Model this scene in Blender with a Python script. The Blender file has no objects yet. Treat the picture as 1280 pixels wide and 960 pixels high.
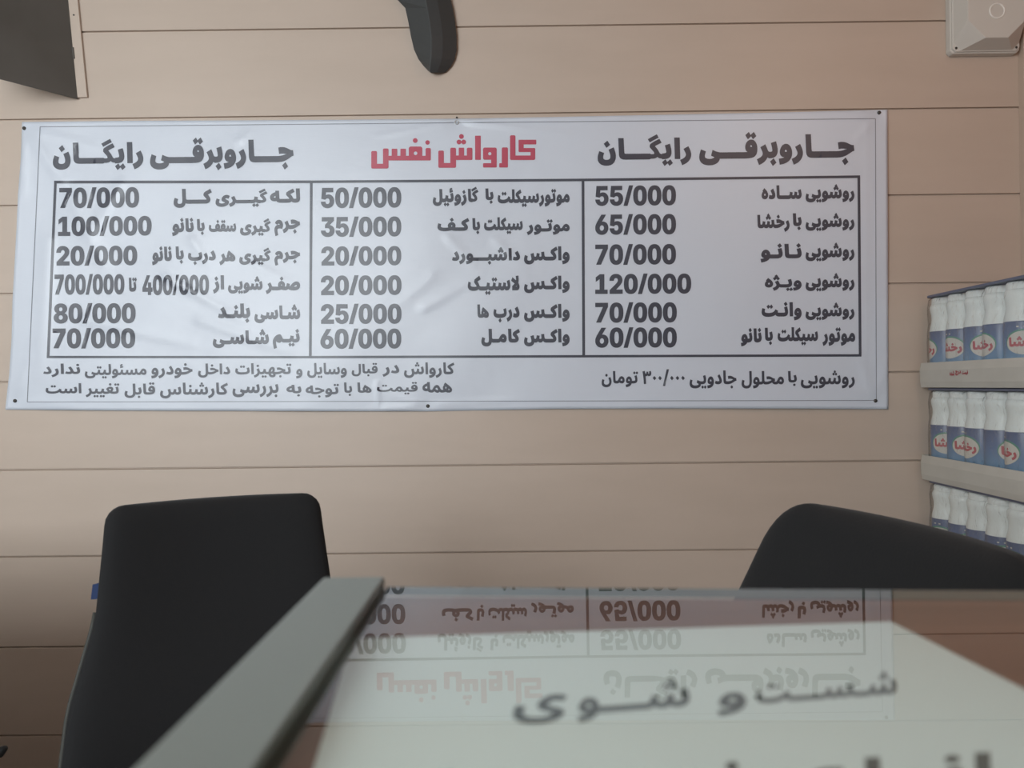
import bpy, bmesh, math, random
import numpy as np
from mathutils import Vector, Matrix
from mathutils.geometry import delaunay_2d_cdt

scene = bpy.context.scene
COL = scene.collection

# ------------------------------------------------------------------ camera
F_PX = 960.0
CAM_H, CAM_D = 1.400, 2.70
PITCH, YAW, ROLL = 0.002274, 0.003935, -0.010984
_cp, _sp, _cy, _sy = math.cos(PITCH), math.sin(PITCH), math.cos(YAW), math.sin(YAW)
_fw = Vector((-_sy * _cp, _cy * _cp, _sp))
_r0 = Vector((_cy, _sy, 0.0))
_u0 = _r0.cross(_fw)
CR = math.cos(ROLL) * _r0 + math.sin(ROLL) * _u0
CU = -math.sin(ROLL) * _r0 + math.cos(ROLL) * _u0
CAM = Vector((0.0, -CAM_D, CAM_H))
cam_data = bpy.data.cameras.new('camera')
cam_data.sensor_width = 36.0
cam_data.lens = 36.0 * F_PX / 1280.0
cam_data.clip_start = 0.02
cam_data.dof.use_dof = True
cam_data.dof.focus_distance = 2.60
cam_data.dof.aperture_fstop = 7.6
cam = bpy.data.objects.new('camera', cam_data)
COL.objects.link(cam)
m3 = Matrix((CR, CU, -_fw)).transposed()
cam.matrix_world = Matrix.Translation(CAM) @ m3.to_4x4()
scene.camera = cam

# ------------------------------------------------------------------ light
scene.view_settings.view_transform = 'Standard'
scene.view_settings.look = 'None'
scene.view_settings.gamma = 1.0
scene.view_settings.use_curve_mapping = False
scene.view_settings.exposure = -0.08
world = bpy.data.worlds.new('daylight')
scene.world = world
world.use_nodes = True
bg = world.node_tree.nodes['Background']
bg.inputs['Color'].default_value = (0.78, 0.88, 1.0, 1)
bg.inputs['Strength'].default_value = 0.7

def area_light(name, loc, size, power, color, look):
    d = bpy.data.lights.new(name, 'AREA')
    d.shape = 'RECTANGLE'
    d.size, d.size_y = size
    d.energy = power
    d.color = color
    o = bpy.data.objects.new(name, d)
    o.location = loc
    o.rotation_euler = Vector(look).to_track_quat('-Z', 'Y').to_euler()
    COL.objects.link(o)
    return o

# daylight pouring in through the shop front behind the camera
area_light('shopfront_daylight', (-2.00, -4.14, 2.12), (2.1, 1.35), 119.0, (0.90, 0.97, 1.0), (0, 1, 0))
# added warm fill light that brightens the upper right, source out of view
fill_light = bpy.data.lights.new('warm_fill', 'POINT')
fill_light.energy, fill_light.color, fill_light.shadow_soft_size = 7.5, (1.0, 0.64, 0.46), 0.06
fill_obj = bpy.data.objects.new('warm_fill', fill_light)
fill_obj.location = (1.25, -1.45, 2.74)
COL.objects.link(fill_obj)


# ------------------------------------------------------------------ helpers
def ray(px, py):
    return _fw + (px - 640.0) / F_PX * CR - (py - 480.0) / F_PX * CU

def on_wall(px, py, y=0.0):
    """point of the vertical plane Y = y that lies behind photo pixel (px, py)"""
    d = ray(px, py)
    return CAM + d * ((y + CAM_D) / d.y)

def on_level(px, py, z):
    """point of the level plane Z = z that lies behind photo pixel (px, py)"""
    d = ray(px, py)
    return CAM + d * ((z - CAM_H) / d.z)

def tag(o, label, cat, group=None):
    o['label'] = label
    o['category'] = cat
    if group:
        o['group'] = group
    return o

def thing(name, loc, label, cat, group=None, rz=0.0):
    o = bpy.data.objects.new(name, None)
    o.empty_display_size = 0.05
    o.location = loc
    o.rotation_euler = (0, 0, rz)
    COL.objects.link(o)
    return tag(o, label, cat, group)

def obj(name, bm, mats, parent=None, smooth=False, bevel=0.0, seg=2, subsurf=0):
    me = bpy.data.meshes.new(name)
    bm.normal_update()
    bm.to_mesh(me)
    bm.free()
    for m in (mats if isinstance(mats, (list, tuple)) else [mats]):
        me.materials.append(m)
    if smooth:
        for p in me.polygons:
            p.use_smooth = True
    o = bpy.data.objects.new(name, me)
    COL.objects.link(o)
    if parent:
        o.parent = parent
    if bevel:
        b = o.modifiers.new('bevel', 'BEVEL')
        b.width, b.segments, b.limit_method, b.angle_limit = bevel, seg, 'ANGLE', 0.6
    if subsurf:
        s = o.modifiers.new('subdivision', 'SUBSURF')
        s.levels = s.render_levels = subsurf
    return o

def struct(o):
    o['kind'] = 'structure'
    return o

def box(bm, lo, hi, mi=0):
    vs = [bm.verts.new((x, y, z)) for z in (lo[2], hi[2]) for y in (lo[1], hi[1]) for x in (lo[0], hi[0])]
    for q in ((0, 2, 3, 1), (4, 5, 7, 6), (0, 1, 5, 4), (2, 6, 7, 3), (0, 4, 6, 2), (1, 3, 7, 5)):
        f = bm.faces.new([vs[i] for i in q])
        f.material_index = mi
    return vs

def prism(bm, pts, vec, mi=0):
    """closed solid: a flat outline pushed along vec"""
    v = Vector(vec)
    a = [bm.verts.new(p) for p in pts]
    b = [bm.verts.new(Vector(p) + v) for p in pts]
    n = len(a)
    fs = [bm.faces.new(a), bm.faces.new(list(reversed(b)))]
    for i in range(n):
        fs.append(bm.faces.new((a[i], b[i], b[(i + 1) % n], a[(i + 1) % n])))
    for f in fs:
        f.material_index = mi
    bmesh.ops.recalc_face_normals(bm, faces=fs)

def lathe(bm, prof, c=(0, 0, 0), n=28, mi=0, axis='z'):
    rings = []
    for r, z in prof:
        ring = []
        for k in range(n):
            a = 2 * math.pi * k / n
            p = (r * math.cos(a), r * math.sin(a), z)
            if axis == 'y':
                p = (p[0], -p[2], p[1])
            elif axis == 'x':
                p = (p[2], p[0], p[1])
            ring.append(bm.verts.new((c[0] + p[0], c[1] + p[1], c[2] + p[2])))
        rings.append(ring)
    fs = []
    for a, b in zip(rings, rings[1:]):
        for k in range(n):
            fs.append(bm.faces.new((a[k], a[(k + 1) % n], b[(k + 1) % n], b[k])))
    fs.append(bm.faces.new(list(reversed(rings[0]))))
    fs.append(bm.faces.new(rings[-1]))
    for f in fs:
        f.material_index = mi
    bmesh.ops.recalc_face_normals(bm, faces=fs)

def tube(bm, pts, r, n=10):
    pts = [Vector(p) for p in pts]
    rings = []
    for i, p in enumerate(pts):
        t = (pts[min(i + 1, len(pts) - 1)] - pts[max(i - 1, 0)]).normalized()
        a = t.orthogonal().normalized()
        if rings:
            a = (pa - t * pa.dot(t)).normalized()
        pa = a
        b = t.cross(a)
        rr = r[i] if isinstance(r, (list, tuple)) else r
        rings.append([bm.verts.new(p + rr * (math.cos(2 * math.pi * k / n) * a + math.sin(2 * math.pi * k / n) * b)) for k in range(n)])
    fs = []
    for a, b in zip(rings, rings[1:]):
        for k in range(n):
            fs.append(bm.faces.new((a[k], a[(k + 1) % n], b[(k + 1) % n], b[k])))
    fs.append(bm.faces.new(list(reversed(rings[0]))))
    fs.append(bm.faces.new(rings[-1]))
    bmesh.ops.recalc_face_normals(bm, faces=fs)

# ------------------------------------------------------------------ materials
def mat(name, color, rough=0.6, spec=0.4, metal=0.0, sheen=0.0):
    m = bpy.data.materials.new(name)
    m.use_nodes = True
    b = m.node_tree.nodes['Principled BSDF']
    b.inputs['Base Color'].default_value = (*color, 1)
    b.inputs['Roughness'].default_value = rough
    b.inputs['Specular IOR Level'].default_value = spec
    b.inputs['Metallic'].default_value = metal
    if sheen:
        b.inputs['Sheen Weight'].default_value = sheen
        b.inputs['Sheen Roughness'].default_value = 0.5
    return m

def nodes(m):
    return m.node_tree.nodes, m.node_tree.links, m.node_tree.nodes['Principled BSDF']

def noise_color(m, c1, c2, scale, stretch=(1, 1, 1), detail=4.0, lo=0.3, hi=0.7):
    N, L, b = nodes(m)
    tc = N.new('ShaderNodeTexCoord')
    mp = N.new('ShaderNodeMapping')
    mp.inputs['Scale'].default_value = stretch
    nz = N.new('ShaderNodeTexNoise')
    nz.inputs['Scale'].default_value = scale
    nz.inputs['Detail'].default_value = detail
    cr = N.new('ShaderNodeValToRGB')
    cr.color_ramp.elements[0].position, cr.color_ramp.elements[0].color = lo, (*c1, 1)
    cr.color_ramp.elements[1].position, cr.color_ramp.elements[1].color = hi, (*c2, 1)
    L.new(tc.outputs['Object'], mp.inputs['Vector'])
    L.new(mp.outputs['Vector'], nz.inputs['Vector'])
    L.new(nz.outputs['Fac'], cr.inputs['Fac'])
    L.new(cr.outputs['Color'], b.inputs['Base Color'])
    return m

def bump(m, scale, strength, dist=0.001, stretch=(1, 1, 1), detail=3.0):
    N, L, b = nodes(m)
    tc = N.new('ShaderNodeTexCoord')
    mp = N.new('ShaderNodeMapping')
    mp.inputs['Scale'].default_value = stretch
    nz = N.new('ShaderNodeTexNoise')
    nz.inputs['Scale'].default_value = scale
    nz.inputs['Detail'].default_value = detail
    bp = N.new('ShaderNodeBump')
    bp.inputs['Strength'].default_value = strength
    bp.inputs['Distance'].default_value = dist
    L.new(tc.outputs['Object'], mp.inputs['Vector'])
    L.new(mp.outputs['Vector'], nz.inputs['Vector'])
    L.new(nz.outputs['Fac'], bp.inputs['Height'])
    if b.inputs['Normal'].links:
        L.new(b.inputs['Normal'].links[0].from_socket, bp.inputs['Normal'])
    L.new(bp.outputs['Normal'], b.inputs['Normal'])
    return m

M = {}
M['panel'] = bump(noise_color(mat('beige_panel', (.5, .42, .35), .48, .6), (.545, .442, .368), (.575, .468, .392), 2.2, (1.0, 1, 5)), 14, .05, .001, (.6, 1, 14))
M['right_panel'] = noise_color(mat('pinkish_panel', (.5, .36, .29), .6, .3), (.50, .33, .26), (.54, .37, .30), 2.0, (1, 1.2, 8))
M['plaster'] = noise_color(mat('plaster', (.6, .57, .53), .9, .2), (.56, .53, .49), (.63, .60, .56), 3)
M['floor'] = noise_color(mat('floor_tile', (.18, .16, .14), .5, .4), (.09, .075, .065), (.13, .11, .10), 5)
M['trim'] = mat('trim', (.55, .44, .36), .5)
M['vinyl'] = mat('banner_vinyl', (.665, .71, .80), .40, .72)
M['ink'] = mat('banner_ink', (.056, .060, .084), .40, .72)
M['thin_ink'] = mat('banner_thin_ink', (.25, .26, .30), .34, .5)
M['red_ink'] = mat('banner_red_ink', (.50, .06, .11), .40, .72)
for k in ('vinyl', 'ink', 'thin_ink', 'red_ink'):
    bump(M[k], 9, .35, .004, (1, 1, 1.6), 2)
    bump(M[k], 120, .25, .0006, (.25, 1, 3.0), 1)
M['nail'] = mat('dark_screw', (.07, .065, .06), .45, .5, .6)
M['eyelet'] = mat('eyelet_metal', (.55, .55, .55), .35, .5, .8)
M['fabric'] = bump(mat('black_fabric', (.0125, .0125, .0135), .85, .22, 0, .06), 260, .35, .001)
M['piping'] = mat('grey_piping', (.045, .045, .040), .7)
M['blue'] = mat('blue_tag', (.015, .035, .11), .6)
M['black_plastic'] = mat('black_plastic', (.02, .02, .021), .5)
M['bracket'] = mat('charcoal_plastic', (.056, .058, .059), .5, .4)
M['white_plastic'] = mat('white_plastic', (.62, .60, .56), .45, .4)
M['white_line'] = mat('white_plastic_rim', (.82, .81, .78), .35, .5)
M['darkpanel'] = noise_color(mat('dark_brown_sheet', (.1, .09, .08), .45, .4), (.085, .075, .066), (.12, .11, .10), 3.0)
M['bottle'] = mat('white_bottle', (.80, .82, .79), .4, .4)
M['cap'] = mat('white_cap', (.82, .83, .80), .4, .4)
M['carton'] = noise_color(mat('white_carton', (.52, .49, .44), .8, .2), (.50, .47, .42), (.56, .53, .48), 6)
M['logo_pale'] = mat('logo_pale', (.62, .58, .52), .5)
M['logo_red'] = mat('logo_red', (.48, .12, .13), .5)
M['logo_green'] = mat('logo_green', (.12, .30, .22), .5)
M['carton_red'] = mat('carton_red', (.40, .08, .09), .6)
M['lavender'] = mat('film_blue_grey', (.12, .13, .19), .35, .5)
M['wood'] = noise_color(mat('red_brown_wood', (.2, .075, .045), .5, .3), (.155, .065, .042), (.225, .10, .066), 5, (1, 9, 1))
M['body'] = noise_color(mat('counter_board', (.25, .16, .11), .55, .3), (.22, .14, .10), (.29, .19, .13), 4, (1, 1, 8))
M['edge'] = mat('grey_green_edge', (.215, .245, .23), .4, .45)
M['edge_dark'] = mat('dark_green_glass_edge', (.075, .105, .092), .3, .5)
M['paper'] = mat('poster_paper', (.83, .90, .90), .7, .2)
M['pallet_wood'] = noise_color(mat('pallet_wood', (.4, .3, .2), .8, .2), (.35, .25, .16), (.45, .34, .23), 6, (8, 1, 1))
M['brown_board'] = noise_color(mat('brown_board', (.15, .1, .07), .5, .3), (.12, .075, .05), (.17, .11, .08), 5, (1, 1, 7))
M['paper_ink'] = mat('poster_ink', (.12, .14, .14), .7, .2)

def label_material():
    m = mat('bottle_label', (.1, .16, .35), .35, .5)
    N, L, b = nodes(m)
    tc = N.new('ShaderNodeTexCoord')
    sx = N.new('ShaderNodeSeparateXYZ')
    mr = N.new('ShaderNodeMapRange')
    mr.inputs['From Min'].default_value = .07
    mr.inputs['From Max'].default_value = .185
    cr = N.new('ShaderNodeValToRGB')
    e = cr.color_ramp.elements
    e[0].position, e[0].color = 0.0, (.19, .32, .46, 1)
    e[1].position, e[1].color = 1.0, (.11, .135, .23, 1)
    k = e.new(.55)
    k.color = (.14, .20, .34, 1)
    L.new(tc.outputs['Object'], sx.inputs['Vector'])
    L.new(sx.outputs['Z'], mr.inputs['Value'])
    L.new(mr.outputs['Result'], cr.inputs['Fac'])
    L.new(cr.outputs['Color'], b.inputs['Base Color'])
    return m
M['label'] = label_material()

def clear_sheet(name, tint, rough, boost, bumpy=0.0):
    """thin clear sheet: what is behind shows through, its faces reflect by Fresnel"""
    m = bpy.data.materials.new(name)
    m.use_nodes = True
    N, L = m.node_tree.nodes, m.node_tree.links
    N.clear()
    out = N.new('ShaderNodeOutputMaterial')
    tr = N.new('ShaderNodeBsdfTransparent')
    tr.inputs['Color'].default_value = (*tint, 1)
    gl = N.new('ShaderNodeBsdfGlossy')
    gl.inputs['Roughness'].default_value = rough
    fr = N.new('ShaderNodeLayerWeight')
    fr.inputs['Blend'].default_value = 0.5
    pw = N.new('ShaderNodeMath')
    pw.operation = 'POWER'
    pw.inputs[1].default_value = 5.0
    sc = N.new('ShaderNodeMath')
    sc.operation = 'MULTIPLY_ADD'
    sc.inputs[1].default_value, sc.inputs[2].default_value = 0.96, 0.04
    L.new(fr.outputs['Facing'], pw.inputs[0])
    L.new(pw.outputs['Value'], sc.inputs[0])
    mu = N.new('ShaderNodeMath')
    mu.operation = 'MULTIPLY'
    mu.use_clamp = True
    mu.inputs[1].default_value = boost
    mx = N.new('ShaderNodeMixShader')
    L.new(sc.outputs['Value'], mu.inputs[0])
    L.new(mu.outputs['Value'], mx.inputs['Fac'])
    L.new(tr.outputs['BSDF'], mx.inputs[1])
    L.new(gl.outputs['BSDF'], mx.inputs[2])
    L.new(mx.outputs['Shader'], out.inputs['Surface'])
    if bumpy:
        nz = N.new('ShaderNodeTexNoise')
        nz.inputs['Scale'].default_value = 22
        nz.inputs['Detail'].default_value = 3
        nz.inputs['Distortion'].default_value = 1.5
        tc = N.new('ShaderNodeTexCoord')
        bp = N.new('ShaderNodeBump')
        bp.inputs['Strength'].default_value = bumpy
        bp.inputs['Distance'].default_value = .01
        L.new(tc.outputs['Object'], nz.inputs['Vector'])
        L.new(nz.outputs['Fac'], bp.inputs['Height'])
        L.new(bp.outputs['Normal'], gl.inputs['Normal'])
        L.new(bp.outputs['Normal'], fr.inputs['Normal'])
    return m
M['glass'] = clear_sheet('glass_upper_face', (.965, .985, .98), 0.0, 1.4)
M['glass_under'] = clear_sheet('glass_lower_face', (.97, .99, .98), 0.0, 0.0)
M['film'] = clear_sheet('shrink_film', (.97, .975, .975), .16, 1.5, .6)

# ------------------------------------------------------------------ room shell
RIGHT_X, LEFT_X, FRONT_Y, CEIL_Z = 1.782, -3.20, -4.02, 3.00
bm = bmesh.new()
pitch, z0 = 0.3098, CAM_H + 1.2707
joints = [z0 - k * pitch for k in range(-1, 6)] 
joints = sorted([CAM_H + v for v in (1.5753, 1.2655, .9581, .6548, .3446, .0341, -.2766, -.5828, -.9017, -1.2123)])
prof = [(0.0, 0.0)]
for z in joints:
    prof += [(0.0, z - .0045), (.003, z - .0034), (.011, z - .0022), (.011, z + .0016), (0.0, z + .0024)]
prof += [(0.0, CEIL_Z)]
a = [bm.verts.new((LEFT_X, y, z)) for y, z in prof]
b = [bm.verts.new((RIGHT_X, y, z)) for y, z in prof]
for i in range(len(prof) - 1):
    bm.faces.new((a[i], b[i], b[i + 1], a[i + 1]))
back = [bm.verts.new((x, .06, z)) for x, z in ((LEFT_X, 0), (RIGHT_X, 0), (RIGHT_X, CEIL_Z), (LEFT_X, CEIL_Z))]
bm.faces.new(list(reversed(back)))
struct(obj('wall_back', bm, M['panel']))
bm = bmesh.new()
box(bm, (RIGHT_X, FRONT_Y, 0), (RIGHT_X + .08, .06, CEIL_Z))
struct(obj('wall_right', bm, M['right_panel']))
bm = bmesh.new()
box(bm, (RIGHT_X - .004, -.030, 0), (RIGHT_X, 0.0, CEIL_Z))
struct(obj('trim_1', bm, M['trim'], bevel=.0015))
bm = bmesh.new()
box(bm, (LEFT_X - .08, FRONT_Y, 0), (LEFT_X, .06, CEIL_Z))
struct(obj('wall_left', bm, M['plaster']))
bm = bmesh.new()
box(bm, (LEFT_X, FRONT_Y - .1, 0), (RIGHT_X, FRONT_Y, 1.35))
box(bm, (LEFT_X, FRONT_Y - .1, 2.85), (RIGHT_X, FRONT_Y, CEIL_Z))
box(bm, (LEFT_X, FRONT_Y - .1, 1.35), (-3.08, FRONT_Y, 2.85))
box(bm, (-.9, FRONT_Y - .1, 1.35), (RIGHT_X, FRONT_Y, 2.85))
struct(obj('wall_front', bm, M['plaster']))
bm = bmesh.new()
box(bm, (LEFT_X - .08, FRONT_Y - .1, -.06), (RIGHT_X + .08, .06, 0))
struct(obj('floor', bm, M['floor']))
bm = bmesh.new()
box(bm, (LEFT_X - .08, FRONT_Y - .1, CEIL_Z), (RIGHT_X + .08, .06, CEIL_Z + .06))
struct(obj('ceiling', bm, M['plaster']))

# letter outlines: character code -> (advance, loops of x, y, x, y ...), 1000 units to the em
GLYPHS = {
 'H': {
  1600: (280, [[0,-5,10,160,310,158,326,154,352,136,367,110,372,79,366,45,348,18,319,1,280,-5]]),
  64395: (419, [[33,-230,-33,-82,43,-49,99,-10,127,19,147,48,161,78,171,120,170,156,159,203,124,283,91,341,245,417,292,325,340,202,363,177,376,170,392,164,465,154,490,136,499,123,509,95,509,61,504,45,497,31,473,8,439,-4,387,-2,344,13,320,30,302,53,287,97,338,139,329,62,311,8,285,-45,248,-95,201,-142,143,-183,73,-217],[69,756,171,831,247,729,145,654],[-18,601,84,676,160,574,58,499],[162,601,262,674,336,574,235,500]]),
  64399: (946, [[420,-21,446,144,549,147,605,158,632,173,645,195,643,222,620,264,584,310,506,396,484,427,481,448,485,490,499,539,529,569,613,628,824,742,900,601,707,499,645,458,611,430,615,520,694,436,760,350,785,310,830,219,850,192,883,170,922,161,993,154,1018,136,1032,110,1037,79,1036,62,1024,31,1000,8,967,-4,901,-2,840,12,806,31,779,57,768,75,754,117,801,117,789,96,759,60,702,21,656,4,576,-13],[420,-21,366,-20,272,-10,197,10,137,37,114,53,77,89,63,109,44,152,34,219,44,315,76,425,219,388,199,297,199,249,209,217,231,190,268,168,323,152,446,144,466,11]]),
  64400: (444, [[0,-5,10,160,151,160,173,164,188,176,193,198,188,226,162,272,49,401,33,424,29,434,29,455,43,534,70,564,152,621,266,687,373,742,448,601,264,506,203,468,158,432,158,522,265,415,299,372,339,308,364,247,372,207,372,171,359,119,341,87,314,57,279,32,235,12,180,-1,148,-4]]),
  64401: (481, [[0,-5,10,160,159,161,173,165,187,175,193,198,186,229,159,275,61,388,28,435,31,491,39,528,45,540,69,563,145,618,231,669,373,742,448,601,256,501,198,464,153,428,159,520,236,436,303,349,328,309,376,211,402,179,422,168,446,162,527,154,553,136,568,110,573,79,571,62,559,31,535,8,501,-4,432,-2,389,7,353,23,324,46,303,77,289,117,348,117,332,90,300,54,245,19,211,7,152,-3]]),
  64404: (440, [[26,620,-39,735,91,813,279,916,342,794,210,725],[0,-5,10,160,151,160,173,164,188,176,193,198,188,226,162,272,49,401,33,424,29,434,29,455,43,534,70,564,152,621,266,687,373,742,448,601,264,506,203,468,158,432,158,522,265,415,299,372,339,308,364,247,372,207,372,171,359,119,341,87,314,57,279,32,235,12,180,-1,148,-4]]),
  64405: (481, [[27,620,-38,735,92,813,280,916,343,794,157,695],[0,-5,10,160,159,161,173,165,187,175,193,198,186,229,159,275,61,388,28,435,31,491,39,528,45,540,69,563,145,618,231,669,373,742,448,601,256,501,198,464,153,428,159,520,236,436,303,349,328,309,376,211,402,179,422,168,446,162,527,154,553,136,568,110,573,79,571,62,559,31,535,8,501,-4,432,-2,389,7,353,23,324,46,303,77,289,117,348,117,332,90,300,54,245,19,211,7,152,-3]]),
  64508: (815, [[24,28,30,104,38,141,79,263,232,211,204,120,198,79,198,46,204,20,215,-3,242,-32,267,-47,296,-57,329,-64,366,-66,450,-56,512,-32,535,-16,558,8,565,24,562,41,534,59,463,93,414,125,384,157,365,197,361,230,366,272,380,317,403,363,435,405,474,443,521,473,575,493,634,500,680,496,743,476,798,448,732,309,672,336,625,341,604,336,577,322,552,295,541,275,539,251,553,231,582,212,674,164,712,138,741,107,755,70,755,32,749,7,728,-43,712,-68,693,-92,646,-136,588,-175,518,-205,479,-216,394,-229,284,-227,195,-207,144,-184,120,-169,80,-133,64,-112,38,-63,30,-35]]),
  64509: (765, [[24,28,30,104,38,141,79,263,232,211,214,159,200,99,198,46,204,20,216,-3,244,-31,285,-51,320,-60,381,-65,432,-62,473,-55,518,-37,539,-23,553,-8,565,19,565,28,559,39,539,55,513,68,448,93,492,238,605,195,661,178,729,163,811,154,836,136,845,123,855,95,855,61,843,31,832,18,819,8,785,-4,725,-5,726,-47,715,-79,692,-114,659,-146,614,-176,557,-201,490,-220,451,-226,366,-230,319,-229,274,-223,192,-202,155,-186,94,-143,69,-116,50,-85,35,-51,27,-13]]),
  64510: (384, [[0,-5,10,160,61,162,114,174,135,187,151,214,154,238,150,293,123,421,107,477,264,520,301,390,311,339,319,261,318,197,313,164,293,108,262,66,221,35,197,24,119,3],[186,-151,288,-76,363,-177,261,-252],[7,-151,109,-76,184,-177,82,-252]]),
  64511: (422, [[0,-5,10,160,70,166,100,185,115,207,132,260,150,376,312,350,302,231,305,213,316,191,337,174,369,164,469,154,494,136,503,123,513,95,514,79,508,45,490,18,477,8,443,-4,422,-5,368,-3,323,4,270,25,255,34,232,57,207,100,196,157,255,157,222,86,178,39,127,12,91,2],[202,-151,304,-76,379,-177,277,-252],[23,-151,125,-76,200,-177,98,-252]]),
  65163: (311, [[0,-5,10,160,36,161,65,171,84,192,93,224,93,255,82,335,45,477,203,520,240,389,257,285,258,201,255,173,242,126,233,105,210,71,182,45,151,25,82,3],[9,576,-8,646,85,664,67,634,31,657,10,682,3,696,-2,728,7,775,32,805,67,823,93,828,121,828,159,821,151,754,127,759,94,758,75,742,73,721,78,705,96,687,124,673,136,671,93,667,185,696,206,628,98,595]]),
  65165: (307, [[78,0,57,760,230,760,251,0]]),
  65166: (316, [[316,-5,236,0,176,15,133,40,117,57,95,98,83,150,80,181,57,760,227,760,250,271,261,197,271,177,285,166,303,161,345,158,376,146,396,123,406,95,406,61,394,31,383,18,354,1]]),
  65167: (1020, [[444,-21,470,144,591,147,681,157,744,174,772,190,782,198,795,218,798,262,788,330,760,426,917,472,952,356,966,272,968,232,961,174,940,122,924,99,903,78,850,43,817,28,736,4,636,-12],[444,-21,390,-20,296,-10,221,10,161,37,138,53,101,89,87,109,68,152,58,219,68,315,100,425,243,388,223,297,223,249,233,217,255,190,292,168,347,152,470,144,490,11],[418,-176,528,-95,609,-205,499,-286]]),
  65169: (311, [[0,-5,10,160,36,161,65,171,84,192,93,224,93,255,82,335,45,477,203,520,240,389,257,285,258,201,255,173,242,126,233,105,210,71,182,45,151,25,82,3],[17,-156,127,-75,208,-185,98,-266]]),
  65170: (362, [[0,-5,10,160,54,166,71,177,85,195,96,222,111,283,124,376,286,350,276,260,276,228,286,195,299,179,317,168,356,160,391,158,422,146,442,123,452,95,452,61,447,45,440,31,416,8,382,-4,307,-1,261,12,242,22,210,48,198,65,179,106,169,157,228,157,219,130,196,86,168,53,138,28,106,12,73,2],[65,-156,175,-75,256,-185,146,-266]]),
  65174: (1098, [[444,-21,470,144,516,144,597,152,665,166,723,186,771,213,812,245,846,283,887,349,1026,286,1011,248,1007,226,1007,210,1020,186,1056,166,1144,154,1170,136,1188,95,1188,61,1183,45,1166,18,1152,8,1119,-4,1040,-1,965,20,928,46,901,80,892,101,885,151,936,158,902,115,837,63,812,48,755,23,690,3,617,-10,535,-18],[444,-21,390,-20,296,-10,221,10,161,37,138,53,101,89,87,109,68,152,58,219,68,315,100,425,243,388,223,297,223,249,233,217,255,190,292,168,347,152,470,144,490,11],[542,547,644,622,719,521,617,446],[363,547,465,622,540,521,438,446]]),
  65175: (384, [[0,-5,10,160,61,162,114,174,135,187,151,214,154,238,150,293,123,421,107,477,264,520,301,390,311,339,319,261,318,197,313,164,293,108,262,66,221,35,197,24,119,3],[194,694,296,769,371,668,269,593],[15,694,117,769,192,668,90,593]]),
  65176: (422, [[0,-5,10,160,70,166,100,185,115,207,132,260,150,376,312,350,302,231,305,213,316,191,337,174,369,164,469,154,494,136,503,123,513,95,508,45,490,18,477,8,443,-4,422,-5,368,-3,323,4,270,25,255,34,232,57,207,100,196,157,255,157,222,86,178,39,127,12,91,2],[233,583,335,658,410,557,308,482],[54,583,156,658,231,557,129,482]]),
  65181: (671, [[303,-12,413,69,494,-40,384,-121],[374,-394,338,-393,270,-383,207,-363,151,-333,104,-294,66,-245,40,-187,26,-119,26,-45,38,24,61,86,94,141,135,191,183,234,264,288,322,317,382,341,442,359,453,322,318,359,228,372,146,371,70,358,45,530,140,549,197,549,247,544,294,534,359,514,502,457,544,448,591,447,611,258,552,250,462,225,393,196,349,172,290,129,242,77,219,38,204,-4,200,-27,200,-72,214,-128,244,-169,285,-198,335,-215,371,-220,412,-220,504,-207,588,-182,638,-336,561,-365,491,-383]]),
  65183: (632, [[0,-5,10,160,60,161,138,169,215,185,313,219,400,269,317,294,250,304,149,305,80,295,55,468,119,480,168,483,264,476,353,451,517,374,544,368,592,367,613,219,578,211,544,196,378,87,329,61,273,38,208,18,134,3],[205,-156,315,-74,397,-185,287,-266]]),
  65191: (632, [[0,-5,10,160,60,161,138,169,215,185,313,219,400,269,317,294,250,304,149,305,80,295,55,468,119,480,168,483,264,476,353,451,517,374,544,368,592,367,613,219,578,211,544,196,378,87,329,61,273,38,208,18,134,3],[90,684,200,766,282,655,172,574]]),
  65193: (507, [[27,33,70,192,151,173,207,169,243,178,260,193,267,216,267,235,254,288,212,375,154,471,311,564,359,491,398,421,427,357,447,298,459,245,463,200,456,144,437,95,422,73,381,36,325,10,291,2,211,-5,170,-3,88,10]]),
  65194: (542, [[194,169,228,172,255,187,263,199,267,216,265,249,240,321,187,419,154,471,311,564,349,508,394,428,427,354,466,229,479,201,493,182,510,169,530,162,589,154,614,136,623,123,633,95,634,79,628,45,610,18,581,1,542,-5,484,2,447,14,414,33,371,76,349,114,415,117,401,83,379,53,350,29,313,10,268,-1,211,-5,167,-3,87,10,27,33,70,192,131,176]]),
  65197: (395, [[32,-231,-33,-83,38,-52,67,-35,112,2,143,40,161,79,170,117,169,162,156,210,124,282,91,341,245,417,299,310,313,275,332,205,337,172,338,118,333,76,322,33,306,-9,283,-51,254,-91,217,-128,174,-163,124,-193]]),
  65198: (419, [[33,-230,-33,-82,43,-49,99,-10,127,19,147,48,161,78,171,120,170,156,159,203,124,283,91,341,245,417,292,325,340,202,363,177,376,170,392,164,465,154,490,136,499,123,509,95,509,61,504,45,497,31,473,8,439,-4,387,-2,344,13,320,30,302,53,287,97,338,139,329,62,311,8,285,-45,248,-95,201,-142,143,-183,73,-217]]),
  65199: (395, [[32,-231,-33,-83,38,-52,67,-35,112,2,143,40,161,79,170,117,169,162,156,210,124,282,91,341,245,417,299,310,313,275,332,205,337,172,338,118,333,76,322,33,306,-9,283,-51,254,-91,217,-128,174,-163,124,-193],[70,609,180,690,261,580,151,499]]),
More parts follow.
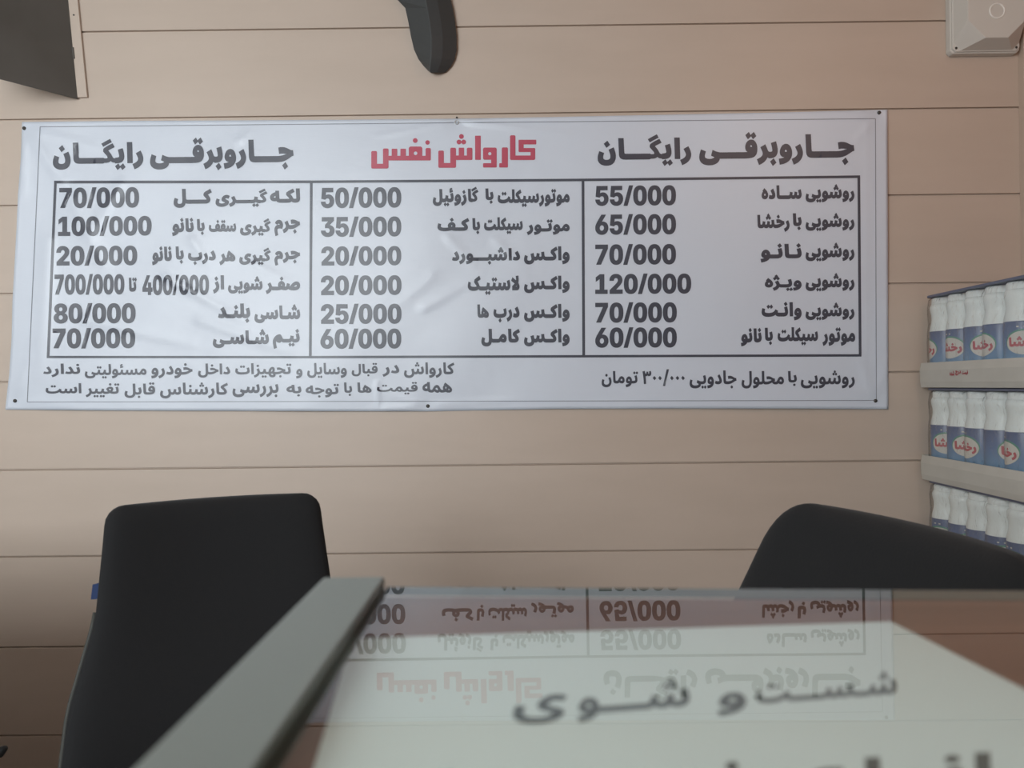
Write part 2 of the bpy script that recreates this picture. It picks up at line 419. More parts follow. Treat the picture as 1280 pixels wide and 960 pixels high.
  65202: (1402, [[331,-232,245,-224,165,-198,141,-185,98,-153,63,-112,50,-88,30,-33,24,33,26,76,38,144,79,263,232,209,210,144,198,75,202,17,207,1,225,-25,249,-45,298,-64,318,-67,374,-65,418,-53,453,-31,477,1,491,44,493,94,489,129,464,237,435,335,609,380,647,234,667,187,678,174,691,166,738,161,771,171,790,194,815,282,828,376,993,350,974,231,974,207,978,193,992,175,1008,167,1029,161,1074,161,1103,171,1112,181,1119,193,1127,225,1127,296,1114,438,1277,451,1297,287,1310,235,1324,200,1341,178,1362,166,1448,154,1474,136,1489,110,1494,79,1492,61,1480,31,1457,8,1423,-4,1402,-5,1335,6,1280,33,1246,64,1219,107,1208,134,1226,128,1209,82,1183,48,1137,14,1103,2,1070,-4,1029,-4,985,4,948,21,933,32,909,61,900,78,891,118,890,141,924,141,891,64,865,33,835,12,786,-2,750,-5,718,-2,697,2,666,15,648,29,633,48,619,88,667,43,657,-20,648,-48,620,-100,602,-122,582,-143,536,-178,483,-204,394,-228]]),
  65203: (964, [[0,-5,10,160,53,166,69,176,82,193,103,256,123,368,285,342,271,242,274,197,286,177,295,170,306,164,337,160,380,166,395,176,407,194,427,258,446,376,611,350,592,222,596,193,610,175,632,164,653,160,692,161,720,171,733,182,741,197,745,229,737,303,713,397,690,467,853,516,877,439,901,335,910,264,911,198,901,150,884,107,858,71,808,30,768,10,699,-4,631,-2,593,8,562,26,537,53,519,91,507,141,542,141,518,83,490,43,475,29,442,9,406,0,346,-5,314,-3,262,10,229,29,199,60,186,82,164,137,234,137,207,84,172,46,153,32,112,12,68,1]]),
  65207: (964, [[0,-5,10,160,53,166,69,176,82,193,103,256,123,368,285,342,271,242,274,197,286,177,295,170,306,164,337,160,380,166,395,176,407,194,427,258,446,376,611,350,592,222,596,193,610,175,632,164,653,160,692,161,720,171,733,182,741,197,745,229,737,303,713,397,690,467,853,516,877,439,901,335,910,264,911,198,901,150,884,107,858,71,808,30,768,10,699,-4,631,-2,593,8,562,26,537,53,519,91,507,141,542,141,518,83,490,43,475,29,442,9,406,0,346,-5,314,-3,262,10,229,29,199,60,186,82,164,137,234,137,207,84,172,46,153,32,112,12,68,1],[428,763,530,838,606,736,504,661],[341,608,443,683,519,581,417,506],[520,608,621,682,694,581,594,508]]),
  65208: (1022, [[0,-5,10,160,53,166,69,176,82,193,103,256,123,368,285,342,272,260,274,202,286,179,309,165,331,161,365,162,383,167,398,176,411,194,422,221,431,259,449,376,613,350,594,222,599,193,613,175,628,167,649,161,695,161,723,171,733,181,747,225,747,311,734,438,896,451,918,272,930,228,944,198,953,186,974,170,1000,162,1051,158,1082,146,1102,123,1112,95,1112,61,1100,31,1090,18,1076,8,1043,-4,994,-3,956,5,928,16,886,45,872,58,848,91,829,134,847,128,839,106,819,69,782,28,732,3,690,-4,647,-4,591,9,573,17,544,40,531,55,515,92,510,141,544,141,509,63,483,31,435,4,396,-3,348,-5,279,6,261,12,228,32,198,64,185,84,164,137,234,137,205,84,172,46,135,20,115,11,49,-3],[420,763,522,838,598,736,496,661],[333,608,435,683,511,581,409,506],[512,608,613,682,686,581,586,508]]),
  65211: (965, [[517,-18,399,-13,289,9,233,34,182,76,163,99,195,107,168,65,152,48,119,24,68,3,0,-5,10,160,32,162,49,170,67,194,81,234,113,369,272,329,251,235,251,216,258,191,270,178,289,167,317,158,357,152,441,148,554,149,641,159,699,174,732,195,744,212,749,231,746,264,733,283,721,293,705,299,673,300,647,294,620,282,592,264,549,227,506,182,464,129,288,155,335,221,408,310,460,361,513,403,567,437,622,460,677,472,704,473,766,466,794,457,842,429,863,411,895,366,906,340,919,283,921,251,918,211,910,174,897,140,878,108,854,80,823,55,787,33,746,15,644,-10]]),
  65234: (1064, [[420,-21,446,144,567,149,702,167,767,181,807,198,829,214,856,251,862,269,863,298,855,326,839,347,826,352,810,350,794,339,781,319,775,302,775,268,792,229,814,203,835,186,688,125,648,178,633,205,614,263,612,294,617,335,622,355,640,392,664,425,694,454,728,476,765,492,804,500,852,499,879,494,928,472,949,456,985,418,999,396,1018,350,1025,301,1020,253,1007,210,986,172,960,138,913,96,863,63,815,38,729,13,587,-10],[1064,-5,985,-1,906,10,835,28,780,52,849,185,899,172,956,164,1094,158,1125,146,1145,123,1155,95,1154,62,1142,31,1118,8,1085,-4],[420,-21,366,-20,272,-10,197,10,137,37,114,53,77,89,63,109,44,152,34,219,44,315,76,425,219,388,199,297,199,249,209,217,231,190,268,168,323,152,446,144,466,11],[729,691,839,772,920,662,810,581]]),
  65236: (501, [[0,-5,10,160,143,168,218,184,245,197,275,220,293,248,299,268,300,304,288,333,263,352,252,352,236,344,226,334,212,303,212,267,229,226,252,201,274,186,131,125,106,152,78,191,64,218,52,262,50,295,55,337,68,376,89,412,116,442,148,467,184,486,241,500,288,499,315,494,339,485,384,457,404,439,435,398,455,352,460,328,460,278,452,231,435,191,412,155,353,98,285,54,239,32,129,6],[501,-5,398,2,321,16,253,36,218,53,287,185,357,167,416,161,530,158,561,146,581,123,591,95,591,62,579,31,555,8,521,-4],[167,691,277,772,358,662,248,581]]),
  65239: (504, [[0,-5,10,160,133,160,229,170,257,181,285,212,295,246,299,290,293,395,285,424,269,451,248,459,231,454,214,432,208,406,207,377,212,358,223,345,246,336,287,341,327,357,331,242,295,219,264,207,204,199,164,204,126,218,81,255,70,272,54,311,50,381,64,446,93,505,136,552,171,575,211,589,255,594,285,592,313,585,339,573,363,558,404,513,435,454,454,380,460,293,454,210,435,141,420,112,379,64,337,38,283,18,243,9,153,-1],[241,775,343,850,418,749,316,674],[62,775,164,850,239,749,137,674]]),
  65240: (501, [[0,-5,10,160,143,168,218,184,245,197,275,220,293,248,299,268,300,304,288,333,263,352,252,352,236,344,226,334,212,303,212,267,229,226,252,201,274,186,131,125,106,152,78,191,64,218,52,262,50,295,55,337,68,376,89,412,116,442,148,467,184,486,241,500,288,499,315,494,339,485,384,457,404,439,435,398,455,352,460,328,460,278,452,231,435,191,412,155,353,98,285,54,239,32,129,6],[501,-5,398,2,321,16,253,36,218,53,287,185,357,167,416,161,530,158,561,146,581,123,591,95,591,62,579,31,555,8,521,-4],[264,682,366,757,441,656,339,581],[85,682,187,757,262,656,160,581]]),
  65246: (755, [[24,35,30,110,38,146,79,265,232,211,204,123,198,81,199,40,214,-8,247,-42,262,-51,296,-62,337,-66,367,-64,416,-51,435,-40,450,-25,463,-7,480,41,490,141,469,760,643,760,659,266,665,224,675,194,692,175,730,162,801,154,826,136,835,123,845,95,845,61,833,30,809,8,775,-4,727,-3,691,5,642,31,620,53,603,82,592,119,657,75,646,11,627,-48,601,-101,585,-124,546,-165,523,-182,470,-208,407,-225,333,-230,274,-227,191,-207,142,-184,98,-152,64,-111,38,-60,30,-31]]),
  65247: (311, [[0,-5,10,160,40,162,68,174,79,193,83,222,63,760,236,760,258,240,256,184,249,134,233,91,221,72,207,54,168,26,114,6,43,-4]]),
  65248: (334, [[0,-5,10,160,50,165,66,175,76,194,81,223,82,292,67,760,240,760,258,266,266,207,276,183,291,169,314,162,381,154,406,136,415,123,425,95,426,79,420,45,402,18,389,8,355,-4,316,-4,259,6,222,22,191,48,177,65,166,86,152,137,211,137,188,89,161,52,129,26,92,8,49,-2]]),
  65249: (565, [[71,-393,40,-262,25,-182,15,-95,16,-41,21,-9,38,47,64,93,80,112,116,143,136,155,179,174,224,186,290,192,349,186,349,213,345,238,333,268,317,291,296,305,264,309,241,303,210,282,177,243,53,320,82,370,117,410,177,450,221,465,266,473,315,473,365,462,408,440,445,410,476,372,508,304,520,254,524,201,520,141,500,56,482,12,399,31,307,40,237,28,201,4,184,-20,179,-34,171,-87,175,-143,186,-211,220,-355]]),
  65250: (662, [[82,-393,37,-200,15,-33,22,81,31,125,60,204,98,272,120,301,168,352,219,392,271,422,345,451,403,460,443,455,473,438,497,413,535,339,576,246,616,186,635,170,653,162,709,154,734,136,749,110,752,95,754,79,748,46,730,19,701,1,662,-5,621,-1,564,23,527,53,509,72,534,83,523,56,507,32,488,11,464,-5,419,-17,365,-15,305,3,257,31,209,76,165,139,207,133,188,80,178,22,178,-66,194,-172,236,-349],[244,238,366,328,456,206,334,116]]),
  65251: (577, [[0,-5,10,160,43,166,67,188,140,318,173,368,221,418,237,430,270,445,305,453,345,453,366,449,404,432,455,391,482,355,504,314,524,245,527,198,526,168,515,114,494,70,464,36,445,23,402,5,353,-1,304,4,221,30,162,63,132,85,191,223,230,194,286,168,340,160,352,162,365,170,376,194,374,221,368,241,347,274,333,284,316,287,301,284,287,275,264,247,192,113,161,64,139,40,115,21,74,3]]),
  65252: (643, [[0,-5,10,160,42,165,60,176,79,196,176,352,213,396,252,428,279,444,322,457,352,460,393,455,412,449,444,429,484,383,520,319,551,253,589,193,608,174,630,163,672,158,703,146,723,123,733,95,733,62,721,31,697,8,663,-4,598,-1,559,12,541,22,490,64,513,83,496,42,477,19,454,2,413,-15,383,-18,349,-16,299,-3,266,13,234,35,188,84,144,39,99,12,51,-1],[257,233,356,306,429,207,330,134]]),
  65253: (711, [[24,35,30,110,38,146,79,265,232,211,204,123,198,59,207,7,223,-21,235,-33,247,-43,278,-58,314,-65,376,-63,423,-46,446,-29,469,6,481,48,484,97,480,151,468,208,422,337,584,402,621,313,649,209,658,130,656,53,643,-21,615,-88,603,-109,572,-146,534,-178,487,-203,460,-212,400,-226,366,-229,272,-227,189,-207,140,-184,117,-169,78,-132,62,-111,38,-60,30,-31],[251,574,361,656,443,545,333,464]]),
  65255: (311, [[0,-5,10,160,36,161,65,171,84,192,93,224,93,255,82,335,45,477,203,520,240,389,257,285,258,201,255,173,242,126,233,105,210,71,182,45,151,25,82,3],[30,704,140,786,222,675,112,594]]),
  65256: (362, [[0,-5,10,160,54,166,71,177,85,195,96,222,111,283,124,376,286,350,276,260,276,228,286,195,299,179,317,168,356,160,391,158,422,146,442,123,452,95,452,61,447,45,440,31,416,8,382,-4,307,-1,261,12,242,22,210,48,198,65,179,106,169,157,228,157,219,130,196,86,168,53,138,28,106,12,73,2],[89,598,199,680,281,569,171,488]]),
  65257: (496, [[243,-5,212,-4,155,7,106,29,86,44,68,62,40,106,27,161,28,227,36,262,69,337,94,376,125,414,207,491,197,382,92,467,203,593,242,562,341,471,391,410,412,379,443,314,458,243,460,205,453,154,440,118,407,67,377,38,340,15,295,0],[245,149,281,159,297,176,305,199,305,238,291,284,267,321,226,361,275,376,246,350,204,295,191,267,182,227,183,199,191,175,208,159]]),
  65258: (573, [[573,-5,506,0,476,7,423,27,381,59,351,104,340,131,330,196,310,634,479,634,496,258,507,197,518,179,534,168,569,160,602,158,633,146,653,123,663,95,663,61,651,31,640,18,611,1],[385,97,319,87,254,85,194,91,140,106,94,131,59,168,46,190,31,244,31,305,43,359,68,406,102,448,146,484,198,513,287,548,351,565,365,398,301,387,260,370,237,356,218,339,205,320,197,288,199,273,212,255,235,242,254,237,312,236,377,253]]),
  65259: (637, [[401,-8,342,-2,296,8,201,45,157,73,117,106,85,146,60,193,48,246,47,298,57,340,76,379,105,412,144,436,192,449,220,450,272,444,317,424,354,394,382,358,399,317,404,276,394,208,383,178,350,125,329,102,278,63,249,47,185,21,114,4,0,-5,10,160,135,163,186,172,228,192,255,222,266,246,271,272,271,304,267,322,248,352,236,357,215,355,204,348,191,329,184,292,185,260,189,240,205,207,230,181,277,153,312,141,365,132,396,130,420,133,436,143,447,165,445,189,433,213,418,232,380,266,297,327,81,471,166,590,346,464,443,388,529,307,567,256,582,225,592,180,592,138,581,91,559,52,526,23,484,3,431,-7]]),
  65261: (505, [[44,-230,13,-81,76,-73,132,-61,204,-34,242,-10,257,5,271,20,291,57,302,100,303,125,301,175,292,230,285,252,266,280,247,287,228,280,214,260,204,233,201,214,203,183,217,162,243,153,287,156,326,169,330,59,275,30,211,20,147,30,119,42,95,59,74,81,59,107,46,156,49,221,68,289,102,351,132,386,168,412,208,429,252,435,298,429,319,422,358,398,391,366,418,326,446,253,456,199,460,141,457,90,448,43,432,-1,410,-42,383,-79,350,-113,312,-142,268,-168,219,-190,165,-208]]),
  65262: (507, [[44,-230,13,-81,106,-69,184,-45,243,-8,272,23,291,59,301,102,302,125,295,220,281,263,271,276,260,284,247,287,234,284,215,260,205,224,205,190,218,166,241,156,279,152,360,160,517,160,554,154,579,136,588,123,598,95,597,61,587,30,564,8,530,-4,255,-4,186,7,157,17,108,44,73,79,52,123,47,148,46,198,60,266,79,309,103,350,150,400,209,430,253,435,285,433,314,425,341,412,365,394,406,346,422,317,446,250,454,214,460,138,456,88,447,40,432,-3,410,-44,383,-81,350,-114,268,-169,165,-208]]),
  65275: (645, [[371,560,362,660,350,730,510,750,528,600,527,514,522,462,513,413,488,347,476,327,444,292,349,209,264,148,388,149,418,160,426,168,432,189,415,225,385,259,289,342,225,389,114,463,32,512,109,649,226,578,363,484,461,403,526,332,554,290,579,233,588,180,586,137,573,96,557,70,521,34,489,16,449,4,402,0,100,0,100,187,190,253,227,285,287,347,310,378,330,408,356,467,365,498]]),
 },
 'S': {
  47: (397, [[387,762,152,-109,11,-109,245,762]]),
  1600: (290, [[0,-5,10,138,317,136,333,133,355,118,368,95,372,68,367,39,350,16,324,0,289,-5]]),
  1776: (346, [[179,187,111,259,59,304,164,416,215,374,287,296]]),
  1779: (621, [[273,0,135,-4,122,191,103,342,71,532,44,646,186,685,221,541,251,346,265,197],[274,400,248,403,225,413,198,437,178,474,186,685,221,558,235,539,253,534,270,538,282,553,293,587,303,645,412,631,403,559,414,542,441,538,452,541,463,550,469,567,467,601,455,648,566,681,584,630,595,575,597,542,596,521,586,483,568,453,555,440,525,421,489,409,425,406,387,416,373,424,352,447,341,476,364,476,357,456,338,427,313,409]]),
  64400: (458, [[0,-5,10,138,173,138,197,141,224,155,235,178,232,201,222,224,201,254,168,288,53,391,26,421,22,431,23,455,28,490,36,511,53,529,94,559,176,607,283,661,407,717,465,593,248,492,129,420,140,496,246,408,317,333,349,289,370,251,387,200,391,146,385,119,373,91,352,65,322,40,256,11,228,4,160,-4]]),
  64508: (823, [[26,29,32,99,40,134,51,174,78,243,204,199,175,106,169,64,170,39,176,11,189,-15,234,-57,285,-78,326,-86,401,-88,452,-83,495,-73,549,-52,575,-35,602,-9,610,8,610,21,602,32,576,46,483,83,455,98,429,116,399,151,384,195,384,233,394,275,414,320,442,364,500,423,548,453,602,473,662,480,704,476,761,458,806,433,753,314,719,331,684,341,661,343,622,337,585,320,565,304,541,277,530,258,524,230,534,207,574,181,661,145,717,116,749,87,757,76,765,51,765,15,760,-8,740,-54,725,-77,707,-99,661,-141,603,-178,569,-193,493,-217,405,-229,357,-231,288,-227,225,-215,196,-205,168,-194,120,-166,99,-149,64,-108,50,-85,32,-32]]),
  64509: (804, [[26,29,32,99,40,134,51,174,78,243,204,199,181,130,171,85,170,38,177,8,191,-18,225,-50,273,-73,314,-83,361,-88,414,-88,507,-80,574,-61,596,-48,612,-33,619,-16,620,-2,610,15,566,42,499,68,533,210,670,160,755,142,847,133,869,118,876,107,882,95,886,68,874,27,852,7,822,-4,757,-5,758,-52,737,-103,708,-136,667,-166,613,-193,582,-204,509,-221,422,-230,322,-229,229,-215,151,-188,119,-168,91,-145,68,-118,49,-87,36,-53,28,-14]]),
  64510: (363, [[0,-5,10,138,85,141,117,148,140,159,156,187,159,229,152,282,133,363,109,440,249,478,280,376,298,283,302,236,297,151,280,102,253,63,236,48,217,35,173,16,93,0],[250,-237,223,-232,200,-216,185,-194,180,-167,185,-141,200,-118,223,-102,250,-96,276,-102,298,-118,314,-141,319,-167,314,-194,298,-216,276,-232],[77,-237,49,-232,27,-216,11,-194,6,-167,11,-141,27,-118,49,-102,76,-96,103,-102,125,-118,140,-141,145,-167,140,-194,125,-216,103,-232]]),
  64511: (412, [[0,-5,10,138,44,139,73,145,97,155,116,173,140,217,158,286,169,349,303,326,289,222,291,196,300,174,318,157,347,145,456,133,478,118,493,82,493,53,489,39,473,16,448,0,431,-4,390,-5,329,2,279,18,241,46,215,86,202,139,251,139,219,77,176,36,144,18,109,6,36,-4],[281,-237,254,-232,231,-216,216,-194,211,-168,216,-140,231,-117,254,-102,281,-96,307,-102,329,-117,345,-140,350,-168,345,-194,329,-216,307,-232],[108,-237,81,-232,58,-216,42,-194,37,-168,42,-140,58,-117,81,-102,108,-96,134,-102,156,-117,171,-140,176,-168,171,-194,156,-216,134,-232]]),
  65164: (386, [[0,-5,10,138,58,141,81,149,106,173,119,200,129,237,149,349,283,326,269,213,275,181,286,164,305,151,333,143,430,133,452,118,467,82,467,53,463,39,447,16,422,0,386,-5,324,-2,297,3,274,8,236,26,209,53,192,90,182,139,231,139,200,77,189,61,163,36,134,18,103,6,35,-4],[100,468,83,539,173,558,163,532,137,545,103,581,91,612,90,628,94,661,106,687,124,706,160,723,207,729,252,721,244,649,208,655,189,653,174,642,168,631,171,609,186,589,208,575,236,566,181,561,278,591,298,523,188,489]]),
  65165: (277, [[80,0,59,735,202,735,223,0]]),
  65166: (320, [[319,-5,236,0,175,14,131,39,116,55,94,95,80,176,59,735,202,735,223,246,233,176,245,157,264,145,363,133,385,118,393,107,401,82,401,53,397,39,381,16,355,0]]),
  65169: (320, [[0,-5,10,138,49,139,91,148,109,159,124,187,126,229,119,281,105,342,75,440,216,478,246,376,261,306,269,236,266,162,247,101,227,70,202,45,157,19,121,7,83,0],[123,-237,95,-232,72,-216,57,-194,52,-167,57,-139,72,-115,95,-99,123,-93,150,-99,173,-115,189,-139,194,-167,189,-194,173,-216,150,-232]]),
  65170: (386, [[0,-5,10,138,58,141,81,149,106,173,119,200,129,237,149,349,283,326,269,213,275,181,286,164,305,151,333,143,430,133,452,118,467,82,467,53,463,39,447,16,422,0,386,-5,324,-2,297,3,274,8,236,26,209,53,192,90,182,139,231,139,200,77,189,61,163,36,134,18,103,6,35,-4],[178,-237,151,-232,128,-216,112,-194,107,-167,112,-139,128,-115,151,-99,178,-93,205,-99,228,-115,244,-139,249,-167,244,-194,228,-216,205,-232]]),
  65173: (1028, [[430,-21,456,122,587,125,689,134,764,150,812,175,822,185,833,207,834,239,823,307,792,409,926,447,951,373,966,312,976,253,978,216,971,158,962,132,935,88,914,68,861,35,787,10,743,1,574,-18],[429,-21,284,-12,208,5,176,16,122,43,82,77,55,115,46,137,34,205,46,304,70,391,197,362,180,282,179,228,183,211,192,196,219,168,262,146,324,130,362,125,455,122,475,11],[591,438,564,443,542,459,526,481,521,508,526,535,542,558,564,574,591,579,618,574,640,558,655,535,660,508,655,481,640,459,618,443],[418,439,391,444,368,460,353,482,348,509,353,536,368,559,391,574,418,580,444,574,466,559,481,536,486,509,481,482,466,460,444,444]]),
  65174: (1147, [[430,-21,456,122,565,126,633,134,696,149,756,171,811,202,862,243,886,268,929,329,1044,277,1029,212,1032,191,1048,164,1081,146,1190,133,1212,118,1227,82,1227,53,1223,39,1208,16,1196,7,1165,-4,1113,-4,1082,0,1053,6,1003,24,964,51,935,85,919,124,915,146,956,144,916,104,893,86,840,55,780,29,713,9,639,-6,559,-16],[429,-21,284,-12,208,5,176,16,122,43,82,77,55,115,46,137,34,205,46,304,70,391,197,362,180,282,179,228,183,211,192,196,219,168,262,146,324,130,362,125,455,122,475,11],[614,438,587,443,564,459,549,481,544,508,549,535,564,558,587,574,614,579,640,574,663,558,678,535,683,508,678,481,662,459,640,443],[441,439,414,444,391,460,375,482,370,509,375,536,391,559,413,574,441,580,467,574,489,559,504,536,509,509,504,482,489,460,467,444]]),
  65175: (363, [[0,-5,10,138,85,141,117,148,140,159,156,187,159,229,152,282,133,363,109,440,249,478,280,376,298,283,302,236,297,151,280,102,253,63,236,48,217,35,173,16,93,0],[273,560,246,566,223,581,208,604,203,630,208,657,223,680,246,696,273,701,299,696,321,680,337,657,342,630,337,604,321,581,299,566],[100,561,72,567,50,582,34,605,29,631,34,658,50,681,72,697,99,702,126,697,148,681,163,658,168,631,163,605,148,582,126,567]]),
  65176: (412, [[0,-5,10,138,44,139,73,145,97,155,116,173,140,217,158,286,169,349,303,326,289,222,291,196,300,174,318,157,347,145,456,133,478,118,493,82,493,53,489,39,473,16,448,0,431,-4,390,-5,329,2,279,18,241,46,215,86,202,139,251,139,219,77,176,36,144,18,109,6,36,-4],[322,441,295,446,272,461,257,484,252,510,257,537,272,560,295,576,322,581,348,576,370,560,386,537,391,510,386,484,370,461,348,446],[148,442,121,447,99,462,83,485,78,511,83,538,99,561,121,577,148,582,175,577,197,561,212,538,217,511,212,485,197,462,175,447]]),
  65183: (634, [[0,-5,10,138,65,139,145,147,247,168,319,193,404,239,339,269,264,288,165,294,73,283,53,424,147,438,201,438,251,432,319,413,359,397,464,344,511,326,541,320,593,319,609,184,568,179,511,160,377,85,308,52,255,32,194,15,125,2],[303,-237,275,-232,252,-216,237,-194,231,-167,237,-139,252,-115,275,-99,303,-93,330,-99,353,-115,368,-139,374,-167,368,-194,353,-216,330,-232]]),
  65184: (661, [[661,-5,574,2,536,12,501,27,470,48,443,76,420,111,401,154,481,218,512,178,553,154,605,141,689,136,717,126,733,107,742,82,743,68,737,39,722,16,710,7,680,-4],[0,-5,10,138,65,139,145,147,247,168,319,193,404,239,339,269,264,288,165,294,73,283,53,424,147,438,201,438,251,432,319,413,359,397,464,344,511,326,541,320,593,319,609,184,568,179,511,160,377,85,308,52,255,32,194,15,125,2],[284,-232,257,-227,234,-211,218,-189,213,-162,218,-134,234,-110,257,-94,284,-88,311,-94,334,-110,350,-134,355,-162,350,-189,334,-211,311,-227]]),
  65188: (661, [[661,-5,574,2,536,12,501,27,470,48,443,76,420,111,401,154,481,218,512,178,553,154,605,141,689,136,717,126,733,107,742,82,743,68,737,39,722,16,710,7,680,-4],[0,-5,10,138,65,139,145,147,247,168,319,193,404,239,339,269,264,288,165,294,73,283,53,424,147,438,201,438,251,432,319,413,359,397,464,344,511,326,541,320,593,319,609,184,568,179,511,160,377,85,308,52,255,32,194,15,125,2]]),
  65191: (634, [[0,-5,10,138,65,139,145,147,247,168,319,193,404,239,339,269,264,288,165,294,73,283,53,424,147,438,201,438,251,432,319,413,359,397,464,344,511,326,541,320,593,319,609,184,568,179,511,160,377,85,308,52,255,32,194,15,125,2],[175,531,146,537,122,553,106,576,100,605,106,634,122,659,146,675,175,681,203,675,227,659,243,634,249,605,243,576,227,553,203,537]]),
  65193: (521, [[35,41,85,171,155,147,206,139,255,140,281,145,301,153,320,171,326,187,326,205,310,259,264,346,201,440,324,521,369,453,424,356,451,296,470,241,479,193,479,145,465,99,453,78,419,43,372,17,343,7,277,-5,207,-5,137,5,82,20]]),
  65194: (574, [[219,139,273,143,296,151,318,167,327,196,319,235,300,281,252,365,201,440,324,521,382,434,426,352,457,279,480,205,492,180,508,162,527,149,560,139,616,133,629,126,639,118,651,95,654,53,644,27,635,16,609,0,573,-5,513,2,480,14,451,33,427,59,399,111,459,98,446,71,422,46,369,16,323,2,269,-5,207,-5,135,5,65,26,35,41,85,171,156,147]]),
  65197: (411, [[16,-230,-35,-100,76,-52,130,-16,152,3,184,43,195,63,208,105,209,141,201,185,178,250,143,322,276,386,320,288,347,197,352,141,349,93,339,48,324,4,288,-57,255,-94,215,-129,141,-177,82,-205]]),
  65198: (451, [[16,-231,-35,-104,41,-74,86,-50,125,-23,171,21,192,54,205,89,208,148,198,194,180,244,143,322,276,386,314,303,351,195,370,163,381,154,413,142,478,136,506,126,516,118,529,95,533,68,527,39,511,16,485,0,450,-5,395,2,364,14,340,31,314,67,306,96,344,81,340,55,324,4,311,-20,260,-89,216,-129,165,-165,108,-196]]),
  65200: (451, [[16,-231,-35,-104,41,-74,86,-50,125,-23,171,21,192,54,205,89,208,148,198,194,180,244,143,322,276,386,314,303,351,195,370,163,381,154,413,142,478,136,506,126,516,118,529,95,533,68,527,39,511,16,485,0,450,-5,395,2,364,14,340,31,314,67,306,96,344,81,340,55,324,4,311,-20,260,-89,216,-129,165,-165,108,-196],[218,487,189,493,164,509,148,532,143,561,148,590,165,615,189,631,218,637,246,631,270,615,286,590,291,561,286,532,270,509,246,493]]),
  65201: (1380, [[345,-232,245,-223,215,-216,160,-195,136,-182,94,-149,61,-108,39,-59,32,-32,27,-3,26,41,32,99,45,154,78,243,204,199,175,106,169,53,179,-2,198,-34,211,-48,245,-70,291,-85,377,-89,426,-82,483,-61,510,-40,538,-1,548,29,554,95,544,162,501,310,645,346,681,208,698,171,720,149,729,145,757,138,789,137,807,140,831,152,845,168,858,193,880,278,889,342,1024,321,1006,194,1010,168,1018,157,1032,148,1066,139,1112,138,1145,143,1163,151,1176,164,1184,183,1187,208,1185,236,1170,306,1130,433,1273,476,1302,383,1318,312,1329,209,1325,159,1314,115,1294,78,1268,48,1235,25,1174,2,1100,-5,1031,3,989,20,957,46,937,80,931,123,965,123,947,74,936,55,910,27,881,9,865,4,832,-3,787,-5,727,6,697,22,672,47,660,69,653,95,691,54,689,21,675,-40,663,-67,633,-116,614,-137,569,-174,515,-202,484,-213,418,-227]]),
  65203: (959, [[0,-5,10,138,64,143,83,152,99,168,123,228,146,335,279,311,265,236,263,185,272,163,280,154,306,142,372,139,392,143,417,159,430,180,448,230,468,342,603,321,585,195,587,175,597,158,611,148,645,139,704,139,735,149,750,160,760,176,765,197,765,229,757,278,709,433,852,476,875,408,893,335,907,246,908,184,900,138,884,98,861,65,815,27,777,9,711,-4,635,-2,593,7,560,22,536,46,520,79,510,123,544,123,522,71,510,52,497,36,468,14,434,2,371,-5,295,-1,244,15,215,38,191,74,174,126,230,128,218,100,191,57,157,28,138,17,97,4,51,-3]]),
  65204: (1028, [[0,-5,10,138,64,143,83,152,99,168,123,228,146,335,279,311,264,226,264,182,274,160,287,149,332,138,392,143,409,152,424,168,437,194,448,230,468,342,603,321,585,195,587,175,593,163,612,148,632,142,661,138,700,139,718,142,745,157,761,182,765,198,764,295,753,404,885,414,906,247,919,205,934,175,955,155,982,144,1070,133,1093,118,1106,95,1109,82,1105,39,1089,16,1077,7,1046,-4,972,-1,916,17,878,45,856,71,833,127,851,121,843,97,813,44,786,21,770,12,735,1,692,-4,646,-4,588,7,571,14,543,34,523,62,516,80,510,123,544,123,523,73,511,54,484,26,453,8,435,3,393,-3,324,-5,290,-1,257,8,213,38,190,74,174,126,230,128,205,77,191,57,157,28,97,4,51,-3]]),
  65205: (1380, [[345,-232,245,-223,215,-216,160,-195,136,-182,94,-149,61,-108,39,-59,32,-32,27,-3,26,41,32,99,45,154,78,243,204,199,175,106,169,53,179,-2,198,-34,211,-48,245,-70,291,-85,377,-89,426,-82,483,-61,510,-40,538,-1,548,29,554,95,544,162,501,310,645,346,681,208,698,171,720,149,729,145,757,138,789,137,807,140,831,152,845,168,858,193,880,278,889,342,1024,321,1006,194,1010,168,1018,157,1032,148,1066,139,1112,138,1145,143,1163,151,1176,164,1184,183,1187,208,1185,236,1170,306,1130,433,1273,476,1302,383,1318,312,1329,209,1325,159,1314,115,1294,78,1268,48,1235,25,1174,2,1100,-5,1031,3,989,20,957,46,937,80,931,123,965,123,947,74,936,55,910,27,881,9,865,4,832,-3,787,-5,727,6,697,22,672,47,660,69,653,95,691,54,689,21,675,-40,663,-67,633,-116,614,-137,569,-174,515,-202,484,-213,418,-227],[893,620,869,624,849,639,834,660,830,684,834,709,849,729,869,743,893,747,917,743,938,729,951,709,956,684,951,660,938,639,917,624],[812,485,789,490,768,505,754,526,749,550,754,575,768,595,789,609,812,614,837,609,857,595,871,575,875,550,871,526,857,505,837,490],[969,485,945,490,925,505,911,526,906,550,911,575,925,595,945,609,969,614,993,609,1014,595,1028,575,1032,550,1028,526,1014,505,993,490]]),
